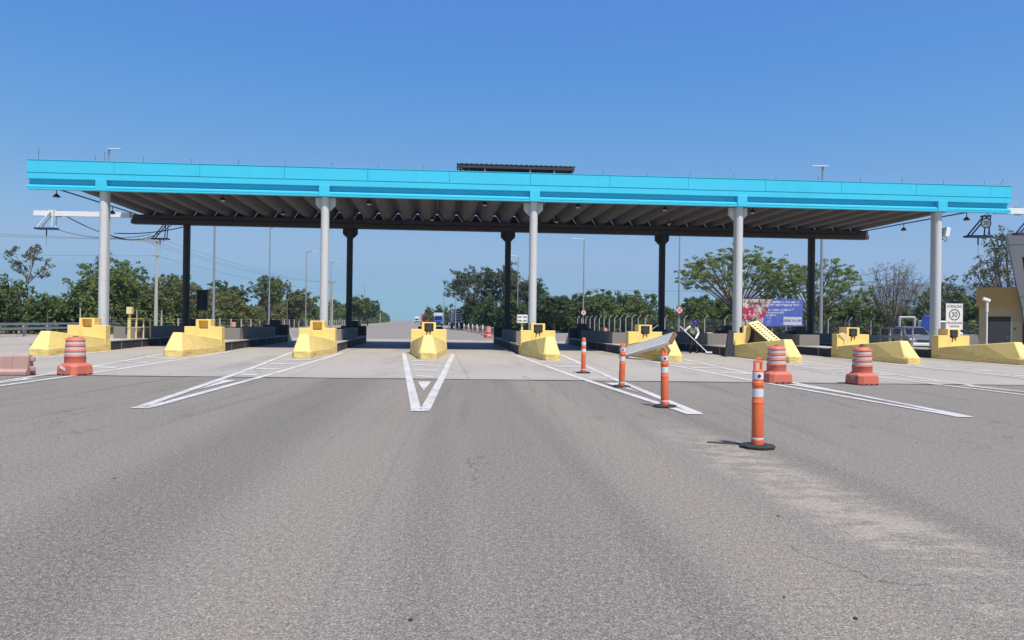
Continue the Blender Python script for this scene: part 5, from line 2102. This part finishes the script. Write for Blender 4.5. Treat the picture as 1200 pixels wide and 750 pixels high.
def tree(loc, label, leafm, barkm, trunk_h, env, lobes, per_lobe, name='tree', shape='round', leaf=0.14, per=150, clump=(0.25, 0.5), lobe_r=0.34, r=0.2, lean=0.0,
         squash=0.75, twig=0.016, drop=0.0, hollow=0.55):
    """trunk, one limb per lobe, a twig to every leaf clump; env = (rx, ry, rz, cz)"""
    o = thing(name, label, 'tree', (loc[0], loc[1], 0.0))
    rx, ry, rz, cz_ = env
    m = MB()
    top = Vector((lean, 0, trunk_h))
    m.tube([Vector((0, 0, -0.1)), Vector((lean * .35 + random.gauss(0, .06), random.gauss(0, .05), trunk_h * .5)), top], [r * 1.3, r, r * .85], 9)
    cs, rs_ = [], []
    for i_ in range(lobes):
        az = 2 * math.pi * (i_ * 0.381966 + random.uniform(-.06, .06))
        if shape == 'umbrella':
            el = math.asin(min(1, max(-0.25, (i_ + 0.5) / lobes * 1.15 - 0.18)))
            f_ = random.uniform(0.78, 0.95)
        else:
            el = math.asin(max(-0.75, min(1, (i_ + 0.5) / lobes * 1.7 - 0.72)))
            f_ = random.uniform(hollow, 0.9)
        d = Vector((math.cos(el) * math.cos(az) * rx, math.cos(el) * math.sin(az) * ry, math.sin(el) * rz))
        c = Vector((lean, 0, cz_)) + d * f_
        mid = top.lerp(c, 0.5) + Vector((d.x * .12, d.y * .12, -0.05 * rz + (0.25 * rz if shape == 'umbrella' else 0)))
        start = top - Vector((0, 0, random.uniform(0, trunk_h * 0.2)))
        pts = bez(start, mid, c, 6)
        r0_ = r * random.uniform(0.35, 0.55)
        m.tube(pts, [r0_ * (1 - 0.8 * t / 6) + 0.012 for t in range(7)], 6, cap=False)
        for _ in range(per_lobe):
            lr = lobe_r * min(rx, ry)
            q = c + Vector((random.gauss(0, lr), random.gauss(0, lr), random.gauss(0, lr * (0.42 if shape == 'umbrella' else 0.7)) - drop * random.random()))
            e = ((q.x - lean) / rx) ** 2 + (q.y / ry) ** 2 + ((q.z - cz_) / rz) ** 2
            if e > 1.25 or q.z < 0.3:
                continue
            a_ = pts[random.choice((3, 4, 5, 6))]
            m.tube([a_, a_.lerp(q, .5) + Vector((0, 0, random.gauss(0, .08))), q], [twig * 1.6, twig * 1.2, twig * .6], 4, cap=False)
            cs.append(tuple(q))
            rs_.append(random.uniform(*clump))
    m.build('trunk', barkm, o, smooth=True, fix=False)
    P_, N_ = leaf_points(cs, rs_, per, squash, 0.1)
    ok = P_[:, 2] > 0.12
    P_, N_ = P_[ok], N_[ok]
    cells_mesh('crown', P_, N_, leaf * rng.uniform(0.6, 1.4, len(P_)), leafm, o)
    return o


def thicket(name, path, h0, h1, depth, label, leafm, leaf=0.2, per=26, density=1.0, bumps=1.2, rmax=1.3):
    """a continuous roadside thicket: leaf clumps along a path, many stems inside"""
    P, Rd = [], []
    m = MB()
    tot = 0
    for (x0_, y0_), (x1_, y1_) in zip(path[:-1], path[1:]):
        L_ = math.hypot(x1_ - x0_, y1_ - y0_)
        n_ = int(L_ * 6.0 * density)
        for j in range(n_):
            t = random.random()
            s = random.uniform(-depth / 2, depth / 2)
            nx, ny = -(y1_ - y0_) / L_, (x1_ - x0_) / L_
            x, y = x0_ + (x1_ - x0_) * t + nx * s, y0_ + (y1_ - y0_) * t + ny * s
            hh = random.uniform(h0, h1) * (0.85 + 0.25 * math.sin(x * .55 + y * .23) + 0.12 * math.sin(x * 1.7 + 2))
            z = 0.4
            while z < hh:
                r_ = random.uniform(0.35, 0.62 * rmax) * (1.0 if z < hh * .7 else 0.7)
                P.append((x + random.gauss(0, .35), y + random.gauss(0, .35), z + r_ * .3))
                Rd.append(r_)
                z += r_ * random.uniform(0.9, 1.5)
            if j % 3 == 0:
                m.tube([(x, y, -0.1), (x + random.gauss(0, .2), y, hh * .5), (x + random.gauss(0, .4), y, hh * .95)], [0.07, 0.05, 0.02], 5, cap=False)
    Pp, Nn = leaf_points(P, Rd, per * 3.0, 0.8, 0.15)
    ok = Pp[:, 2] > 0.05
    Pp, Nn = Pp[ok], Nn[ok]
    o = cells_mesh(name, Pp, Nn, leaf * 1.15 * rng.uniform(0.6, 1.4, len(Pp)), leafm)
    tag(o, label, 'thicket', None, 'stuff')
    st_ = m.build('stems', 'bark', o, fix=False)
    return o


thicket('roadside_thicket', [(-66, 60), (-41, 67), (-40.5, 82)], 4.0, 5.6, 5.5, 'dense green thicket behind the guard rail at the far left', 'thicket leaves', 0.15, 38, 1.5)
thicket('roadside_thicket', [(-40, 78), (-42.5, 110), (-45.5, 150)], 3.2, 5.0, 5, 'brownish green roadside thicket seen through the left canopy bays', 'brown green leaves', 0.18, 28, 1.3)
thicket('roadside_thicket', [(-48, 150), (-55, 230), (-66, 330), (-110, 640)], 3.5, 6.5, 7, 'distant thicket along the left side of the far road', 'thicket leaves', 0.36, 7, 0.4, rmax=2.4)
thicket('roadside_thicket', [(-8, 150), (-3.5, 126), (3.5, 116), (14, 118)], 3.2, 5.2, 6, 'dark low thicket beneath the big eucalyptus', 'dark leaves', 0.2, 30, 1.5)
thicket('roadside_thicket', [(10, 122), (18, 108), (31, 98), (58, 90), (85, 82)], 3.4, 5.2, 6, 'dark thicket behind the chain link fence', 'thicket leaves', 0.18, 30, 1.6)
thicket('roadside_thicket', [(-23, 240), (-40, 420), (-90, 800)], 3.0, 6.0, 10, 'faraway trees on the right of the distant road', 'dark leaves', 0.45, 5, 0.25, rmax=2.6)

tree((-49.2, 75), 'tall thin tree with sparse leafy tufts, above the far left thicket', 'olive leaves', 'pale bark', 5.6, (2.1, 2.0, 2.4, 6.9), 9, 7, leaf=0.11, per=170, clump=(0.22, 0.42), lobe_r=0.2, r=0.11)
tree((-43.2, 80), 'broad leafy tree behind the leftmost front column', 'thicket leaves', 'bark', 2.6, (3.9, 3.6, 2.8, 5.2), 14, 14, leaf=0.14, per=150, clump=(0.28, 0.55), r=0.22)
tree((-39.6, 86), 'reddish green bushy tree left of the utility pole', 'brown green leaves', 'bark', 2.0, (2.9, 2.6, 2.4, 4.2), 14, 12, leaf=0.15, per=130, r=0.16)
tree((-36.3, 110), 'round dense tree behind the street light in the left bay', 'thicket leaves', 'bark', 2.6, (2.4, 2.4, 2.6, 5.7), 14, 13, leaf=0.16, per=140, r=0.18)
tree((-34.0, 112), 'small tufted tree just right of the round dense tree', 'olive leaves', 'bark', 5.6, (0.9, 0.9, 1.3, 6.4), 5, 4, leaf=0.14, per=140, clump=(0.2, 0.38), r=0.08)
tree((-44.0, 96), 'dark domed tree behind the thicket in the left bay', 'dark leaves', 'bark', 2.0, (3.4, 3, 2.4, 4.6), 16, 13, leaf=0.17, per=130, r=0.18)
tree((-45.5, 118), 'rounded dark tree between the utility pole and round tree', 'dark leaves', 'bark', 2.2, (3.6, 3, 2.4, 5.0), 16, 12, leaf=0.19, per=110, clump=(0.3, 0.6), r=0.18)
tree((-40.4, 140), 'dull green tree left of the second rear column', 'brown green leaves', 'bark', 2.0, (2.6, 2.6, 2.4, 4.6), 14, 12, leaf=0.2, per=100, clump=(0.3, 0.6), r=0.18)
tree((-34.5, 168), 'bushy tree just right of the second rear column', 'thicket leaves', 'bark', 1.8, (2.8, 2.8, 2.5, 4.3), 14, 12, leaf=0.22, per=90, clump=(0.35, 0.7), r=0.2)
tree((-42.0, 215), 'distant rounded tree beside the far road on the left', 'dark leaves', 'bark', 2.0, (3.6, 3.6, 2.8, 4.8), 14, 12, leaf=0.26, per=70, clump=(0.4, 0.8), r=0.2)

# big eucalyptus: several stems, airy dark crown
tree((-6.4, 133), 'tall left stem of the big eucalyptus with drooping dark crown', 'eucalyptus leaves', 'pale bark', 4.6, (4.7, 4.0, 3.9, 7.9), 22, 13, 'eucalyptus_tree', 'round', 0.17, 105, (0.32, 0.68), 0.22, 0.28, -1.0, drop=0.5)
tree((-1.6, 134), 'highest crown of the big eucalyptus, left of the middle rear column', 'eucalyptus leaves', 'pale bark', 5.0, (4.3, 4.0, 4.5, 8.3), 22, 13, 'eucalyptus_tree', 'round', 0.17, 105, (0.32, 0.68), 0.22, 0.32, 0.3, drop=0.5)
tree((2.6, 131), 'lower right crown of the big eucalyptus, behind the middle columns', 'eucalyptus leaves', 'pale bark', 3.6, (3.4, 3.4, 3.6, 6.4), 18, 13, 'eucalyptus_tree', 'round', 0.17, 105, (0.32, 0.68), 0.22, 0.24, 0.3, drop=0.5)
for x, y, h, w, lab, mt in [(6.4, 112, 6.2, 2.6, 'rounded dark tree just right of the middle front column', 'dark leaves'), (9.8, 122, 5.4, 2.6, 'low green tree left of the small round sign', 'thicket leaves'),
                            (14.4, 118, 6.8, 4.2, 'wide domed tree right of the small round sign', 'dark leaves'), (20.2, 119, 6.5, 3.6, 'bushy tree left of the fourth rear column', 'thicket leaves'),
                            (28.6, 110, 5.8, 3.4, 'low dark tree behind the sweeping worker', 'dark leaves')]:
    tree((x, y), lab, mt, 'bark', h * .28, (w, w * .9, h * .45, h * .55), 16, 15, leaf=0.17, per=140, clump=(0.3, 0.6), r=0.2)

# flat topped acacias beyond the fence
tree((25.1, 83), 'large flat topped airy tree over the billboard, behind the fourth column', 'acacia leaves', 'bark', 3.2, (6.4, 5.4, 3.7, 6.8), 34, 15, 'acacia_tree', 'umbrella', 0.12, 150, (0.26, 0.5), 0.2, 0.19, 0.2, 0.5, 0.012, 0.9)
tree((33.9, 84), 'second flat topped airy tree, behind the rightmost rear column', 'acacia leaves', 'bark', 3.0, (5.3, 4.6, 3.5, 5.8), 28, 14, 'acacia_tree', 'umbrella', 0.12, 150, (0.26, 0.5), 0.2, 0.17, 0.2, 0.5, 0.012, 0.9)
# nearly leafless tree
tree((37.6, 74), 'almost leafless tree with fine bare branches, left of the rightmost column', 'brown green leaves', 'bark', 1.8, (3.1, 3.0, 3.0, 5.6), 22, 16, 'bare_tree', 'round', 0.065, 26, (0.2, 0.42), 0.26, 0.075, 0.5, twig=0.012)
# tall grey green trees by the kiosk
tree((39.6, 60), 'tall grey green feathery tree behind the ochre kiosk', 'olive leaves', 'bark', 2.4, (3.3, 3.2, 4.2, 5.9), 20, 14, 'feathery_tree', 'round', 0.10, 170, (0.22, 0.45), 0.2, 0.26, 0.8)
tree((36.4, 63), 'lower feathery tree left of the ochre kiosk', 'olive leaves', 'bark', 1.2, (2.2, 2.2, 2.7, 3.4), 14, 12, 'feathery_tree', 'round', 0.10, 170, (0.22, 0.45), 0.22, 0.16, 0)

# grass along the roadsides
Pg, Ng = [], []
for (xa, ya, xb2, yb2, w2, n2) in [(-38, 62, -40, 90, 3, 1500), (-40, 90, -46, 160, 4, 1800), (10, 100, 15, 80, 3, 900), (15, 79, 50, 74, 2, 2200), (-8, 122, 2, 110, 5, 900), (36.5, 40, 50, 60, 6, 900)]:
    t = rng.random(n2)
    Pg.append(np.stack([xa + (xb2 - xa) * t + rng.normal(size=n2) * w2 * .4, ya + (yb2 - ya) * t + rng.normal(size=n2) * w2 * .4, 0.05 + rng.random(n2) * 0.22], 1))
    Ng.append(rng.normal(size=(n2, 3)) * np.array([1, 1, 0.3]))
o = cells_mesh('roadside_grass', np.concatenate(Pg), np.concatenate(Ng), 0.16 * rng.uniform(.5, 1.5, sum(len(p) for p in Pg)), 'thicket leaves')
tag(o, 'rough weedy grass along the edges of the plaza', 'grass', None, 'stuff')

# hills on the right horizon
def ridge(pts, y, depth, name):
    m = MB()
    n_ = 90
    xs_ = np.linspace(pts[0][0], pts[-1][0], n_)
    zs_ = np.interp(xs_, [p[0] for p in pts], [p[1] for p in pts])
    zs_ = zs_ * (1 + 0.05 * np.sin(xs_ * .011) + 0.03 * np.sin(xs_ * .037 + 1) + 0.015 * np.sin(xs_ * .11))
    rows_ = [(-0.6, 0.0), (-0.35, 0.35), (-0.15, 0.78), (0.0, 1.0), (0.3, 0.6), (0.8, 0.0)]
    vs = []
    for t, hgt in rows_:
        for i in range(n_):
            vs.append((xs_[i], y + depth * (t + 0.06 * math.sin(i * .9 + t * 9)), zs_[i] * hgt * (1 + 0.1 * math.sin(i * 1.3 + t * 20) * (hgt < 1)) - 2))
    fs = []
    for r_ in range(len(rows_) - 1):
        for i in range(n_ - 1):
            a_ = r_ * n_ + i
            fs.append((a_, a_ + 1, a_ + 1 + n_, a_ + n_))
    m.add(vs, fs)
    o = m.build(name, 'hill forest', smooth=True, angle=80)
    structure(o)


ridge([(900, 20), (1250, 75), (1450, 145), (1600, 185), (1760, 205), (1900, 175), (2050, 200), (2300, 235), (2600, 180), (3000, 100)], 3300, 500, 'hills')

k = NT('haze air')
vol = k.n('ShaderNodeVolumePrincipled')
vol.inputs['Color'].default_value = (0.52, 0.72, 1.0, 1)
vol.inputs['Density'].default_value = 0.00024
vol.inputs['Anisotropy'].default_value = 0.2
out = k.t.nodes['Material Output']
k.t.nodes.remove(k.b)
k.link(vol.outputs[0], out.inputs['Volume'])
m = MB()
m.box(-4600, 4600, -300, 4600, -3.5, 290)
o = m.build('haze', 'haze air')
o['kind'] = 'stuff'
tag(o, 'thin bluish haze of the air in front of the far hills', 'haze', None, 'stuff')

# ------------------------------------------------------------------ camera, light, sky
cam = bpy.data.cameras.new('camera')
cam.sensor_width = 36.0
cam.lens = 867.0 / 1200.0 * 36.0
cam.clip_end = 12000
co = bpy.data.objects.new('camera', cam)
col.objects.link(co)
roll, pitch = 0.0132, 0.0023
f = Vector((0, math.cos(pitch), math.sin(pitch)))
r0 = Vector((1, 0, 0))
u0 = r0.cross(f)
rv = r0 * math.cos(roll) + u0 * math.sin(roll)
uv = rv.cross(f)
Mc = Matrix((rv, uv, -f)).transposed().to_4x4()
Mc.translation = (0, 0, 1.6)
co.matrix_world = Mc
scene.camera = co

sd = Vector((0.27, -0.45, 1.0)).normalized()       # towards the sun
sun = bpy.data.lights.new('sun', 'SUN')
sun.energy = 4.4
sun.angle = R(0.53)
sun.color = (1.0, 0.935, 0.85)
so = bpy.data.objects.new('sun', sun)
col.objects.link(so)
so.rotation_euler = (-sd).to_track_quat('-Z', 'Y').to_euler()

w = bpy.data.worlds.new('World')
scene.world = w
w.use_nodes = True
nt = w.node_tree
sky = nt.nodes.new('ShaderNodeTexSky')
sky.sky_type = 'NISHITA'
sky.sun_disc = False
sky.sun_elevation = math.asin(sd.z)
sky.sun_rotation = math.atan2(sd.x, sd.y)
sky.altitude = 0
sky.air_density = 1.0
sky.dust_density = 0.05
sky.ozone_density = 5.0
bg = nt.nodes['Background']
bg.inputs['Strength'].default_value = 0.1
sep = nt.nodes.new('ShaderNodeSeparateColor')
cmb = nt.nodes.new('ShaderNodeCombineColor')
nt.links.new(sky.outputs[0], sep.inputs[0])
E0 = 0.1 * 2 ** 0.5


def node_math(op, a, b):
    nd = nt.nodes.new('ShaderNodeMath')
    nd.operation = op
    nt.links.new(a, nd.inputs[0])
    nd.inputs[1].default_value = b
    return nd.outputs[0]


for i, (A_, g_) in enumerate(((1.06, 1.58), (0.71, 0.87), (0.765, 0.24))):
    q = node_math('MULTIPLY', sep.outputs[i], E0)
    q = node_math('POWER', q, g_)
    if i == 0:
        nd = nt.nodes.new('ShaderNodeMath')
        nd.operation = 'SMOOTH_MIN'
        nt.links.new(q, nd.inputs[0])
        nd.inputs[1].default_value = 0.40
        nd.inputs[2].default_value = 0.16
        mxn = nt.nodes.new('ShaderNodeMath')
        mxn.operation = 'SMOOTH_MAX'
        nt.links.new(nd.outputs[0], mxn.inputs[0])
        mxn.inputs[1].default_value = 0.062
        mxn.inputs[2].default_value = 0.03
        q = mxn.outputs[0]
    q = node_math('MULTIPLY', q, A_ / E0)
    nt.links.new(q, cmb.inputs[i])
nt.links.new(cmb.outputs[0], bg.inputs['Color'])

scene.render.engine = 'CYCLES'
scene.cycles.max_bounces = 6
scene.cycles.transparent_max_bounces = 12
vs_ = scene.view_settings
vs_.view_transform = 'Standard'
vs_.look = 'None'
vs_.exposure = 0.54
vs_.gamma = 1.0
